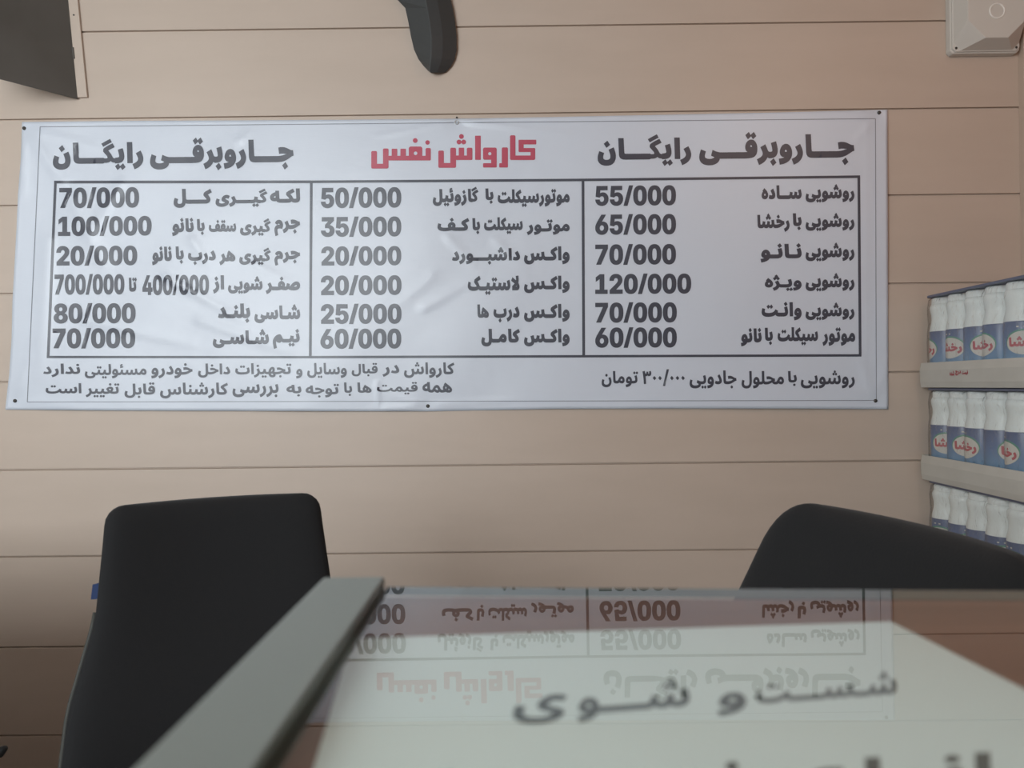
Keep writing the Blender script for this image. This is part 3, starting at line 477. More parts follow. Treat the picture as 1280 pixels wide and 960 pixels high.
  65207: (959, [[0,-5,10,138,64,143,83,152,99,168,123,228,146,335,279,311,265,236,263,185,272,163,280,154,306,142,372,139,392,143,417,159,430,180,448,230,468,342,603,321,585,195,587,175,597,158,611,148,645,139,704,139,735,149,750,160,760,176,765,197,765,229,757,278,709,433,852,476,875,408,893,335,907,246,908,184,900,138,884,98,861,65,815,27,777,9,711,-4,635,-2,593,7,560,22,536,46,520,79,510,123,544,123,522,71,510,52,497,36,468,14,434,2,371,-5,295,-1,244,15,215,38,191,74,174,126,230,128,218,100,191,57,157,28,138,17,97,4,51,-3],[528,620,504,624,483,639,469,660,465,684,469,709,483,729,504,743,528,747,552,743,572,729,586,709,591,684,586,660,572,639,552,624],[447,485,423,490,403,505,389,526,384,550,389,575,403,595,423,609,447,614,471,609,492,595,506,575,510,550,506,526,492,505,471,490],[604,485,580,490,560,505,546,526,541,550,546,575,560,595,580,609,604,614,628,609,649,595,662,575,667,550,662,526,649,505,628,490]]),
  65225: (575, [[375,-394,275,-385,212,-369,155,-343,104,-308,64,-264,34,-210,19,-144,19,-67,36,8,69,77,116,138,144,165,210,214,288,254,375,284,469,305,503,170,420,151,349,128,290,100,223,49,192,12,166,-49,160,-93,168,-141,181,-168,199,-191,234,-217,289,-240,333,-249,409,-251,474,-244,560,-224,609,-206,650,-338,582,-363,536,-375,457,-389],[174,161,125,189,96,216,72,248,55,286,45,355,47,386,64,441,79,465,117,506,167,536,196,547,256,560,304,561,362,555,405,545,383,410,329,420,269,419,229,406,210,392,196,374,190,352,190,330,196,311,215,285,243,264,265,253,324,239]]),
  65232: (554, [[-4,-5,6,138,103,143,159,152,208,165,251,180,286,198,315,219,337,241,356,276,359,306,353,324,338,339,314,349,268,349,233,342,190,324,261,258,328,181,400,156,444,147,597,133,619,118,627,107,635,82,635,53,631,39,615,16,603,7,572,-4,515,-4,412,7,353,23,275,58,206,105,173,151,79,244,67,276,57,322,69,359,90,385,119,410,196,451,264,470,341,472,394,463,436,445,453,433,479,404,495,368,499,348,499,303,488,255,466,207,435,162,393,120,342,82,281,50,211,24,132,6,44,-4],[301,566,272,572,248,588,232,611,226,640,232,669,248,694,272,710,301,716,329,710,353,694,369,669,375,640,369,611,353,588,329,572]]),
  65239: (509, [[0,-5,10,137,163,138,232,144,262,150,282,159,299,173,309,187,323,229,328,275,326,339,315,392,303,417,279,439,251,443,229,433,207,405,200,386,198,364,205,341,214,332,235,323,275,321,322,329,355,342,359,223,322,202,300,194,254,185,204,185,139,199,105,219,79,247,63,286,58,337,67,403,92,466,116,503,164,548,202,569,244,580,300,579,356,559,380,542,419,496,447,436,463,366,469,288,463,220,447,161,423,114,409,94,368,55,321,29,283,17,237,7,183,1],[352,673,325,678,302,693,287,716,282,742,287,769,302,792,325,808,352,813,378,808,401,792,416,769,421,742,416,716,400,693,378,678],[179,674,152,679,129,694,114,717,108,743,113,770,129,793,151,809,179,814,205,809,227,793,242,770,247,743,242,717,227,694,205,679]]),
  65245: (745, [[26,29,32,99,40,134,51,174,78,243,204,199,175,106,169,53,175,8,182,-12,191,-29,218,-58,254,-78,276,-85,349,-94,412,-88,438,-81,461,-71,497,-43,511,-26,530,15,542,64,547,119,549,179,529,735,673,735,691,186,688,121,675,26,658,-33,632,-87,598,-135,553,-175,526,-191,464,-217,428,-225,314,-230,222,-216,168,-197,143,-184,99,-153,81,-134,51,-89,40,-63,27,-4]]),
  65246: (793, [[26,29,32,99,40,134,51,174,78,243,204,199,175,106,169,53,175,12,182,-7,191,-24,218,-54,253,-76,273,-84,344,-94,419,-87,449,-78,474,-66,494,-51,525,-8,535,20,542,52,548,128,527,735,671,735,686,262,695,200,707,172,725,154,766,140,836,133,858,118,871,95,875,68,870,39,854,16,828,0,811,-4,771,-4,723,8,688,27,658,54,644,79,635,109,690,130,688,83,676,-1,665,-37,637,-99,619,-125,574,-168,520,-200,456,-220,381,-230,340,-231,248,-222,191,-206,141,-182,98,-150,64,-110,50,-86,32,-33]]),
  65247: (300, [[0,-5,10,138,49,140,75,147,91,161,101,198,83,735,227,735,248,222,243,145,232,101,212,65,198,49,160,23,108,5,40,-4]]),
  65248: (345, [[0,-5,10,138,50,140,76,147,85,153,96,171,101,198,85,735,230,735,247,262,251,218,259,185,272,162,292,148,319,140,388,133,410,118,426,82,427,68,421,39,415,27,393,7,363,-4,302,-2,245,11,213,30,199,43,178,78,166,125,211,124,180,60,152,31,118,12,99,6,54,-2]]),
  65251: (586, [[0,-5,10,138,42,144,68,165,95,204,159,317,191,358,224,387,258,406,293,417,327,420,370,416,428,391,462,364,490,332,511,294,527,253,536,188,530,138,523,114,501,72,470,38,430,14,408,6,359,0,337,1,287,8,231,25,201,38,139,78,191,200,255,164,311,146,359,143,389,155,398,183,388,226,376,246,353,269,344,274,323,277,304,274,281,254,215,129,171,61,147,37,123,19,78,2]]),
  65252: (630, [[0,-5,10,138,42,143,63,162,139,296,193,361,220,384,248,401,303,419,331,421,368,417,402,405,434,383,478,331,539,211,568,170,588,153,608,143,674,133,686,126,703,107,711,82,711,53,700,27,679,7,649,-4,583,-1,522,20,490,44,477,60,506,82,479,37,447,6,403,-14,368,-18,340,-16,291,-3,256,13,205,50,174,85,142,41,105,14,59,-1],[235,204,281,154,326,130,354,123,373,124,390,132,401,148,401,170,383,216,353,261,329,278,317,281,304,279,283,268,255,239]]),
  65253: (745, [[26,29,32,99,40,134,51,174,78,243,204,199,175,106,169,53,175,10,182,-9,191,-26,218,-53,254,-73,298,-85,323,-87,405,-84,429,-79,469,-63,499,-42,530,-2,546,43,551,89,537,188,517,248,487,315,619,371,648,312,672,241,684,192,694,119,694,75,689,32,671,-35,638,-99,606,-138,566,-172,542,-186,516,-199,456,-219,386,-230,313,-230,251,-223,167,-198,120,-171,99,-154,65,-114,51,-90,32,-36],[354,414,325,420,301,435,285,459,279,488,285,517,301,542,325,558,354,564,382,558,406,542,423,517,428,488,423,459,406,435,382,420]]),
  65255: (320, [[0,-5,10,138,49,139,91,148,109,159,124,187,126,229,119,281,105,342,75,440,216,478,246,376,261,306,269,236,266,162,247,101,227,70,202,45,157,19,121,7,83,0],[144,562,115,567,91,583,75,607,70,636,75,665,91,689,116,706,145,712,173,706,196,689,213,665,218,636,213,607,196,583,172,567]]),
  65256: (386, [[0,-5,10,138,58,141,81,149,106,173,119,200,129,237,149,349,283,326,269,213,275,181,286,164,305,151,333,143,430,133,452,118,467,82,467,53,463,39,447,16,422,0,386,-5,324,-2,297,3,274,8,236,26,209,53,192,90,182,139,231,139,200,77,189,61,163,36,134,18,103,6,35,-4],[204,451,175,456,151,472,135,496,130,525,135,554,151,579,176,595,205,601,233,595,256,579,273,554,278,525,273,496,256,472,232,456]]),
  65258: (562, [[562,-5,495,0,465,6,413,24,373,55,344,97,328,153,324,186,306,592,450,592,467,237,476,186,487,164,515,145,540,139,590,136,618,126,635,107,643,82,643,53,639,39,623,16,597,0],[376,89,310,78,246,76,187,82,134,97,90,123,56,157,35,202,30,228,29,283,41,332,64,376,98,414,140,448,190,476,247,499,343,523,357,379,280,367,221,343,200,327,178,300,171,280,171,262,177,248,196,232,235,219,300,218,368,233]]),
  65259: (645, [[410,-8,341,-2,294,9,247,26,203,48,163,75,128,108,88,168,73,215,67,268,72,311,86,351,110,385,143,412,185,430,235,436,283,430,324,411,342,398,372,367,393,329,403,288,403,235,386,176,372,149,354,125,308,82,281,64,220,34,186,22,114,5,77,-1,0,-5,10,138,110,140,183,153,226,173,258,203,279,239,286,276,283,299,275,319,262,334,243,339,228,337,211,324,200,305,195,281,196,255,214,209,249,172,297,145,333,133,370,126,409,123,435,126,445,129,462,145,465,167,455,194,411,243,308,323,122,451,200,561,378,430,470,354,550,275,583,228,596,200,604,160,603,123,591,82,569,47,536,21,492,2,440,-7]]),
  65260: (574, [[337,-220,268,-213,236,-203,205,-190,176,-172,151,-150,108,-94,93,-59,81,-20,74,24,72,72,77,158,93,237,118,306,151,366,191,415,235,451,283,474,333,482,389,470,422,448,451,417,472,376,479,352,485,297,472,225,454,186,441,167,409,132,388,117,336,92,358,172,409,156,484,143,616,133,639,118,646,107,656,68,644,27,622,7,592,-4,509,-2,382,17,494,43,513,14,525,-19,530,-54,527,-89,508,-139,471,-181,414,-210,391,-216],[0,-5,10,138,106,137,118,8,71,0],[333,-82,366,-76,378,-68,391,-45,392,-25,385,-4,365,16,329,31,292,34,251,31,180,18,185,139,238,147,281,163,314,186,336,218,344,245,347,284,338,327,332,337,320,343,295,333,277,315,244,255,221,168,215,88,225,7,244,-35,260,-55,279,-69,300,-78]]),
  65261: (501, [[56,-230,28,-89,152,-68,223,-43,242,-33,274,-6,286,10,304,48,313,97,314,138,308,184,298,215,284,239,264,255,240,257,217,245,205,231,192,205,188,170,194,153,209,141,250,134,286,137,345,155,349,46,293,12,240,-1,168,3,137,12,97,33,68,66,55,95,49,129,52,197,72,266,94,307,123,343,156,372,193,394,254,406,279,404,323,392,361,367,393,334,418,294,444,227,457,158,454,81,445,32,430,-14,409,-56,383,-93,351,-126,314,-155,271,-179,224,-199,173,-214]]),
  65262: (525, [[56,-230,28,-89,152,-68,223,-43,259,-21,274,-6,286,10,304,48,310,71,314,126,310,180,304,203,287,238,275,249,248,258,230,254,214,243,202,228,189,191,189,165,196,150,207,142,238,132,270,130,371,138,534,138,567,133,589,118,602,95,606,68,601,39,585,16,573,7,542,-4,223,-4,167,4,121,20,86,44,72,60,61,79,49,124,49,173,56,218,82,284,121,341,172,383,212,400,254,406,284,403,337,385,382,348,418,299,443,238,451,205,457,135,454,81,445,31,430,-14,409,-56,383,-93,351,-126,314,-155,271,-179,224,-199,173,-214]]),
 },
 'N': {
  47: (397, [[387,742,152,-12,11,-12,245,742]]),
  48: (646, [[323,-10,277,-7,235,1,198,15,164,35,134,59,108,88,87,123,69,162,55,206,45,254,37,363,45,473,55,521,69,565,87,604,109,639,134,668,164,693,198,712,235,726,277,734,323,737,369,734,410,726,448,712,481,693,511,668,537,638,559,604,591,521,601,473,608,363,601,254,591,206,577,162,559,123,538,88,512,59,482,35,448,15,411,1,369,-7],[323,128,342,129,376,142,390,153,413,185,429,230,435,258,442,363,435,469,429,497,413,543,390,575,376,586,360,594,323,601,286,594,270,586,243,561,233,543,216,497,211,469,204,363,211,258,216,230,233,185,243,167,270,142,303,129]]),
  49: (646, [[79,0,79,135,584,135,584,0],[437,728,437,0,270,0,270,582,265,582,101,467,101,616,262,728]]),
  50: (646, [[62,0,62,121,325,355,377,408,410,455,419,479,422,507,414,548,392,579,358,599,316,605,274,598,241,577,219,544,212,499,53,499,61,567,71,598,86,625,104,651,150,692,209,721,243,730,317,737,393,730,427,722,486,694,533,656,566,607,583,550,583,498,575,458,558,417,509,348,458,293,295,141,295,136,593,136,593,0]]),
  51: (646, [[317,-10,239,-3,204,6,171,18,115,51,72,96,56,122,44,149,34,211,203,211,208,187,229,158,261,138,302,128,333,128,362,134,387,146,406,163,425,199,427,242,414,280,396,301,371,318,339,329,217,332,217,440,375,586,375,591,71,591,71,728,574,728,574,606,329,385,329,422,406,424,440,419,473,409,528,377,569,333,595,278,604,216,595,152,566,97,522,51,495,33,464,18,395,-3]]),
  52: (646, [[23,123,23,254,291,728,452,728,190,262,190,256,623,256,623,123],[374,0,374,163,379,222,379,454,531,454,531,0]]),
  53: (646, [[317,-10,243,-3,178,19,149,34,124,52,82,97,55,150,45,211,208,211,218,174,232,154,252,138,276,126,303,121,349,124,377,135,400,153,425,192,432,223,432,258,418,304,389,339,363,354,333,361,284,359,241,341,211,311,62,338,94,728,553,728,553,591,232,591,216,416,220,416,230,430,259,454,298,472,320,478,368,483,437,473,497,444,545,399,578,341,591,295,595,245,586,175,561,113,541,86,493,41,430,9,357,-8]]),
  54: (646, [[326,-10,254,-2,189,19,160,35,110,77,73,132,61,164,54,199,52,238,57,296,75,354,121,444,312,728,479,728,255,399,204,399,218,416,250,439,294,458,329,465,399,466,430,461,485,441,509,426,549,388,578,337,592,276,592,206,585,171,559,110,518,59,493,39,433,8,399,-2],[324,120,370,128,405,153,429,191,438,238,429,285,405,322,370,347,324,355,280,347,244,322,220,285,211,238,220,191,244,153,280,128]]),
  55: (646, [[112,0,408,591,62,591,62,728,583,728,583,590,286,0]]),
  56: (646, [[322,-10,282,-8,207,5,142,32,115,49,91,69,54,115,42,141,33,196,39,240,45,260,55,279,80,314,131,354,151,363,195,375,195,380,166,388,118,416,97,437,81,460,62,512,60,541,62,569,79,619,112,663,134,682,187,712,250,731,322,737,394,731,458,712,511,682,533,663,566,619,583,568,583,512,576,485,564,459,527,416,479,388,451,380,451,375,514,354,550,329,565,314,600,260,607,240,612,196,603,141,591,115,575,91,530,49,503,32,438,5,363,-8],[322,110,369,118,405,138,428,170,436,210,428,250,404,282,368,304,322,311,277,304,241,283,217,250,209,210,217,170,240,139,276,118],[322,431,362,438,394,457,409,475,421,510,418,547,402,579,374,601,336,612,295,610,261,595,236,569,225,536,227,498,243,465,261,449,283,438]]),
 },
}
# letter: isolated, final, initial, medial
F={'ا':'FE8D FE8E','ب':'FE8F FE90 FE91 FE92','پ':'FB56 FB57 FB58 FB59','ت':'FE95 FE96 FE97 FE98','ج':'FE9D FE9E FE9F FEA0','ح':'FEA1 FEA2 FEA3 FEA4','خ':'FEA5 FEA6 FEA7 FEA8','د':'FEA9 FEAA','ذ':'FEAB FEAC','ر':'FEAD FEAE','ز':'FEAF FEB0','ژ':'FB8A FB8B','س':'FEB1 FEB2 FEB3 FEB4','ش':'FEB5 FEB6 FEB7 FEB8','ص':'FEB9 FEBA FEBB FEBC','ع':'FEC9 FECA FECB FECC','غ':'FECD FECE FECF FED0','ف':'FED1 FED2 FED3 FED4','ق':'FED5 FED6 FED7 FED8','ک':'FB8E FB8F FB90 FB91','گ':'FB92 FB93 FB94 FB95','ل':'FEDD FEDE FEDF FEE0','م':'FEE1 FEE2 FEE3 FEE4','ن':'FEE5 FEE6 FEE7 FEE8','و':'FEED FEEE','ه':'FEE9 FEEA FEEB FEEC','ی':'FBFC FBFD FBFE FBFF','ئ':'FE89 FE8A FE8B FE8C','ـ':'0640 0640 0640 0640','ﻻ':'FEFB FEFC'}
F={k:[chr(int(x,16)) for x in v.split()] for k,v in F.items()}
def shape(w):
    out=[];w=w.replace('لا','ﻻ')
    for i,c in enumerate(w):
        if c not in F: out.append(c); continue
        p=i>0 and w[i-1] in F and len(F[w[i-1]])==4
        n=i+1<len(w) and w[i+1] in F and len(F[c])==4
        f=F[c]; out.append(f[(2 if n else 0)+(1 if p else 0)] if n else f[1 if p else 0])
    return ''.join(reversed(out))

# (text, set, x0, x1, ytop, ybottom) measured on the photo
BANNER_TEXT = [
("جـــاروبرقـــی","H",187.5,367,171.5,212.8),("رایگـــان","H",66,179,173.7,212.8),
("جـــاروبرقـــی","H",874,1068,164.5,207.5),("رایگـــان","H",747,864,168,207.8),
("70/000","N",74,173.7,234,260),("لکـه","H",337.5,375,235.6,253.4),("گیـــری","H",269.4,334.4,236,259),("کـــل","H",217,264.7,236,259.7),
("100/000","N",72.5,189.4,270,295),("جرم","H",343,375,274.4,295),("گیری","H",300,338.4,273,295),("سقف","H",261,295,274.4,290),("با","H",246,255.6,273.8,294),("نانو","H",215,242,272,295),
("20/000","N",70.3,171.3,307,332),("جرم","H",343,375,313.5,332),("گیری","H",299,338.5,309.5,331.5),("هر","H",274,294,313,331.5),("درب","H",235,269.5,313,331.5),("با","H",219.5,229.5,308,330),("نانو","H",190,214.5,307.5,331.5),
("صفـر","H",332,375,345.5,367.5),("شویی","H",285,328,345,367.5),("از","H",266,280,344,367),("400/000","C",178,261,343.4,369),("تا","H",161,171,346.6,364.7),("700/000","C",68,155.3,342.5,368.4),
("شـاسی","H",318,375,380,403.8),("بلنـد","H",272.5,312.5,379.4,403.8),("80/000","N",67,169.4,378.8,404.4),
("نیـم","H",341,374.4,411,436),("شـاسـی","H",266,336,411,435),("70/000","N",65.6,168.8,410,435.6),
("50/000","N",401,501.5,234,260),("موتورسیکلت","H",622,712,236,259),("با","H",606.7,616.8,235.5,255),("گازوئیل","H",541,598,233.5,258),
("35/000","N",401,501.5,270.6,296),("موتـور","H",658.4,712,274,293.7),("سیکلت","H",605,653.4,271.5,293),("با","H",590.4,600,272.6,293),("کـف","H",546.8,586.7,272,289),
("20/000","N",401.5,501.5,307.5,332),("واکـس","H",655,712,308,330.5),("داشبـــورد","H",565,650,308.6,331),
("20/000","N",401,501.8,344,369),("واکـس","H",655,712,344.7,366.4),("لاستیـک","H",584.7,649.4,344.5,369),
("25/000","N",401,501.8,379.6,405),("واکـس","H",655,712,380,402.4),("درب","H",616.8,649.4,383,403.5),("ها","H",596.6,611,380.5,397.3),
("60/000","N",400.5,501.5,410.6,436),("واکـس","H",655,712,411,433),("کامـل","H",601.6,650,411,433),
("55/000","N",744,845,231.6,257.2),("روشویی","H",1007,1068,230,253.4),("ســاده","H",952,1002,231.6,249),
("65/000","N",744,845,267.5,293.4),("روشویی","H",1007,1068,266,289),("با","H",991,1002,266.6,288),("رخشا","H",946.6,987,266.6,290),
("70/000","N",744,845,305,331),("روشویی","H",1007,1068,303,327),("نـانـو","H",950.6,1002,304,328),
("120/000","N",744,864,342,367.5),("روشویی","H",1007,1068,341,364.4),("ویـژه","H",956,1002,343,364),
("70/000","N",744,846,377.8,403.4),("روشویی","H",1007,1068,377.8,400.6),("وانـت","H",952,1002,377,400.6),
("60/000","N",744,846,409,434.7),("موتور","H",1028,1069,409,432.5),("سیکلت","H",972,1022.5,409,432),("با","H",956,966,409.7,431.6),("نانو","H",926,952,409.7,433),
("کارواش","S",505,568,452.7,472.4),("در","S",478,499,456,471),("قبال","S",439.6,472,453.6,470.5),("وسایل","S",384,433.4,453.6,472.5),("و","S",370,378,461,473),("تجهیزات","S",294,364,454,472),("داخل","S",247.5,287.5,454.4,472),("خودرو","S",189,240.6,454,473),("مسئولیتی","S",106,183,455,473),("ندارد","S",54,100,454.4,471.5),
("همه","S",528,565,477.5,491),("قیمت","S",471,522,477.5,493),("ها","S",446.7,464.4,478,491),("با","S",430,440,478,495),("توجه","S",382,423.6,479.8,497),("به","S",358,376.6,481,495.6),("بررسی","S",290.6,348,480,496.6),("کارشناس","S",200,285,478,498),("قابل","S",155.6,193.8,478,497.5),("تغییر","S",107,149,479,496.6),("است","S",57,101.6,479,492),
("روشویی","S",1001,1068.4,463,485.6),("با","S",985,996,463.8,482.5),("محلول","S",927,980,463.8,485.6),("جادویی","S",862,920.6,463,485.6),("۳۰۰/۰۰۰","S",803,856,461.6,482.5),("تومان","S",752,797.5,463.8,484),
]

# ------------------------------------------------------------------ flat lettering
def word_loops(text, face):
    """outline loops of one word in font units (y up), already in visual order"""
    loops, slim, x = [], [], 0
    table = GLYPHS['N' if face == 'C' else face]
    if face in 'HS' and '/' not in text:
        text = shape(text)
    for ch in text:
        if ch == ' ':
            x += 260
            continue
        adv, s = table[ord(ch)]
        for v in s:
            loops.append([(v[i] + x, v[i + 1]) for i in range(0, len(v), 2)])
        slim += [64402 <= ord(ch) <= 64405] * len(s)      # the double bar of gaf stays open
        x += adv
    gx, gy = {'H': (13, 30), 'S': (7, 9), 'N': (20, 14), 'C': (20, 14)}.get(face, (0, 0))
    if face == 'S' and '/' in text:
        return loops
    fat = []
    gx0, gy0 = gx, gy
    for l, thin in zip(loops, slim):     # thicken: push every point out along its normal
        q = []
        gx, gy = (5, 4) if thin else (gx0, gy0)
        for i, (px, py) in enumerate(l):
            (ax, ay), (bx, by) = l[i - 1], l[(i + 1) % len(l)]
            d1, d2 = Vector((px - ax, py - ay)), Vector((bx - px, by - py))
            if d1.length < 1e-6 or d2.length < 1e-6:
                q.append((px, py))
                continue
            d1.normalize()
            d2.normalize()
            nn = Vector((-d1.y - d2.y, d1.x + d2.x))
            k = nn.length
            nn = nn / k / max(.55, k / 2) if k > .2 else Vector((0, 0))
            q.append((px + gx * nn.x, py + gy * nn.y))
        fat.append(q)
    return fat

def fit(loops, x0, x1, y0, y1, slope=0.0):
    """stretch the loops so that their ink fills the box (pixels, y down)"""
    p = np.array([q for l in loops for q in l])
    ax, bx, ay, by = p[:, 0].min(), p[:, 0].max(), p[:, 1].min(), p[:, 1].max()
    out = []
    for l in loops:
        r = []
        for x, y in l:
            u = x0 + (x - ax) / (bx - ax) * (x1 - x0)
            r.append((u, y1 - (y - ay) / (by - ay) * (y1 - y0) + slope * (u - (x0 + x1) / 2)))
        out.append(r)
    return out

def fill(loops, step):
    """triangles covering the union (non-zero winding) of the loops, cut small enough to follow a curved sheet"""
    pts, edges = [], []
    for l in loops:
        n0 = len(pts)
        pts += [Vector(p) for p in l]
        edges += [(n0 + i, n0 + (i + 1) % len(l)) for i in range(len(l))]
    arr = np.array([tuple(p) for p in pts])
    lo, hi = arr.min(0), arr.max(0)
    if step:
        for gx in np.arange(lo[0] + step / 2, hi[0], step):
            for gy in np.arange(lo[1] + step / 2, hi[1], step):
                pts.append(Vector((gx + .013, gy + .017)))
    V, E, T = delaunay_2d_cdt(pts, edges, [], 0, 1e-5)[:3]
    V = np.array([tuple(v) for v in V])
    T = np.array([t for t in T if len(t) == 3])
    C = V[T].mean(1)
    wind = np.zeros(len(C), int)
    for l in loops:
        for i in range(len(l)):
            (xa, ya), (xb, yb) = l[i], l[(i + 1) % len(l)]
            if ya == yb:
                continue
            s = 1 if yb > ya else -1
            a, b = min(ya, yb), max(ya, yb)
            hit = (C[:, 1] >= a) & (C[:, 1] < b)
            xx = xa + (C[:, 1] - ya) / (yb - ya) * (xb - xa)
            wind += np.where(hit & (xx > C[:, 0]), s, 0)
    return V, T[wind != 0]

def add_fill(bm, loops, place, step, mi=0):
    V, T = fill(loops, step)
    used = sorted(set(T.flatten().tolist()))
    vs = {i: bm.verts.new(place(float(V[i][0]), float(V[i][1]))) for i in used}
    for t in T:
        try:
            f = bm.faces.new([vs[int(i)] for i in t])
            f.material_index = mi
        except ValueError:
            pass

# ------------------------------------------------------------------ the banner
# creases of the vinyl: (x0, y0, x1, y1, half width, height in mm), in photo pixels on the wall
CREASES = [(31, 160, 78, 226, 7, 5.0), (31, 160, 120, 184, 5, 3.0), (31, 160, 30, 240, 5, 3.0), (571, 151, 470, 171, 3, 2.2), (571, 151, 708, 167, 3, 2.6), (571, 151, 640, 156, 2, 1.5),
           (205, 345, 300, 398, 5, 3.2), (240, 300, 262, 335, 5, 2.6), (90, 250, 130, 330, 9, 3.4), (60, 300, 50, 470, 10, 3.2), (110, 400, 240, 430, 7, 2.4), (250, 400, 360, 440, 6, 2.2),
           (150, 230, 110, 300, 7, 2.4), (300, 175, 310, 166, 5, 2.5), (318, 330, 360, 352, 4, 1.8), (471, 480, 473, 512, 3, 2.2), (480, 511, 640, 500, 3, 2.2), (560, 296, 590, 330, 5, 1.8),
           (530, 385, 600, 345, 6, 2.0), (620, 300, 650, 330, 5, 1.8), (540, 345, 500, 380, 7, 1.6), (1093, 500, 1072, 440, 5, 3.0), (1093, 500, 1106, 462, 3, 2.4), (1093, 501, 1106, 511, 3, 2.4),
           (1098, 142, 1070, 176, 5, 2.4), (20, 501, 36, 450, 5, 2.6), (20, 501, 90, 507, 4, 2.0), (1084, 150, 1082, 500, 3, .8), (535, 508, 480, 490, 5, 1.6)]
HOLES = [(31.5, 161), (1098, 141.5), (20, 501), (1093.5, 501), (571, 147.5), (535, 507.5)]

def sheet_height(x, y):
    h = .009 + .0028 * math.sin(x / 88 + y / 150 + .6) + .0021 * math.sin(x / 47 - y / 64 + 1.1) + .0011 * math.sin(y / 39 + x / 160) + .0012 * math.sin(x / 23 + y / 31) * (1 if x < 660 else .4)
    for x0, y0, x1, y1, w, a in CREASES:
        dx, dy = x1 - x0, y1 - y0
        L2 = dx * dx + dy * dy
        t = ((x - x0) * dx + (y - y0) * dy) / L2
        tc = min(1, max(0, t))
        d2 = (x - x0 - tc * dx) ** 2 + (y - y0 - tc * dy) ** 2
        if d2 < 14 * w * w:
            h += 1.7 * a * .001 * math.exp(-d2 / (w * w)) * (1 - .6 * tc)
    for hx, hy in HOLES:
        d2 = (x - hx) ** 2 + (y - hy) ** 2
        if d2 < 2500:
            h -= (h - .004) * math.exp(-d2 / 160)
    return max(h, .0025)

def on_banner(x, y, lift=0.0):
    return on_wall(x, y, -(sheet_height(x, y) + lift))

def lerp_line(pts, t):
    s = t * (len(pts) - 1)
    i = min(int(s), len(pts) - 2)
    # smooth corners a little
    k = s - i
    return ((1 - k) * pts[i][0] + k * pts[i + 1][0], (1 - k) * pts[i][1] + k * pts[i + 1][1])

TOP = [(27.5, 152.5), (162.7, 151), (297.9, 150.4), (433, 149.6), (568, 148.3), (703.5, 146), (838.7, 143.2), (974, 140.5), (1109.5, 137)]
BOT = [(6.5, 512), (144, 513.2), (282, 513.6), (420, 514.0), (535, 514.2), (690, 511.2), (834, 510.6), (972, 510.8), (1110.5, 511.5)]
LEF = [(27.5, 152.5), (26, 197.5), (22.5, 242.5), (20.5, 287.5), (18, 332), (15.5, 377), (14.5, 422), (11.5, 467), (6.5, 512)]
RIG = [(1109.5, 137), (1109.6, 200), (1110, 300), (1110.2, 400), (1110.5, 511.5)]

banner = thing('price_banner', on_wall(560, 512, 0), 'wide white vinyl price banner with dark lettering nailed to the beige panel wall', 'banner')
bm = bmesh.new()
NU, NV = 300, 104
grid = []
for j in range(NV + 1):
    t = j / NV
    row = []
    for i in range(NU + 1):
        s = i / NU
        tp, bt, lf, rg = lerp_line(TOP, s), lerp_line(BOT, s), lerp_line(LEF, t), lerp_line(RIG, t)
        p = []
        for k in (0, 1):
            cc = (1 - s) * (1 - t) * TOP[0][k] + s * (1 - t) * TOP[-1][k] + (1 - s) * t * BOT[0][k] + s * t * BOT[-1][k]
            p.append((1 - t) * tp[k] + t * bt[k] + (1 - s) * lf[k] + s * rg[k] - cc)
        row.append(bm.verts.new(on_banner(p[0], p[1])))
    grid.append(row)
for j in range(NV):
    for i in range(NU):
        bm.faces.new((grid[j + 1][i], grid[j + 1][i + 1], grid[j][i + 1], grid[j][i]))
inv = Matrix.Translation(-banner.location)

def banner_part(name, bm, m, smooth=True):
    bm.transform(inv)
    return obj(name, bm, m, banner, smooth=smooth)
sheet = banner_part('sheet', bm, M['vinyl'])
so = sheet.modifiers.new('thickness', 'SOLIDIFY')
so.thickness, so.offset = .0006, -1

LIFT = .0011
def slope_at(y):
    return -.0105 + (y - 160) / 350 * .0095

def quad_line(bm, p, q, w, mi=0):
    """a printed rule from p to q, w pixels wide"""
    n = max(2, int(max(abs(q[0] - p[0]), abs(q[1] - p[1])) / 4))
    horiz = abs(q[0] - p[0]) > abs(q[1] - p[1])
    ox, oy = (0, w / 2) if horiz else (w / 2, 0)
    prev = None
    for i in range(n + 1):
        t = i / n
        x, y = p[0] + t * (q[0] - p[0]), p[1] + t * (q[1] - p[1])
        cur = (bm.verts.new(on_banner(x - ox, y - oy, LIFT)), bm.verts.new(on_banner(x + ox, y + oy, LIFT)))
        if prev:
            bm.faces.new((prev[0], prev[1], cur[1], cur[0]))
        prev = cur
    bmesh.ops.recalc_face_normals(bm, faces=bm.faces[:])

for text, face, x0, x1, y0, y1 in BANNER_TEXT:
    name = 'heading_lettering' if y0 < 210 else 'price_lettering' if face in 'NC' else 'note_lettering' if face == 'S' else 'service_lettering'
    bm = bmesh.new()
    add_fill(bm, fit(word_loops(text, face), x0, x1, y0, y1, slope_at(y0)), lambda x, y: on_banner(x, y, LIFT), 4.0)
    bmesh.ops.recalc_face_normals(bm, faces=bm.faces[:])
    banner_part(name, bm, M['ink'])

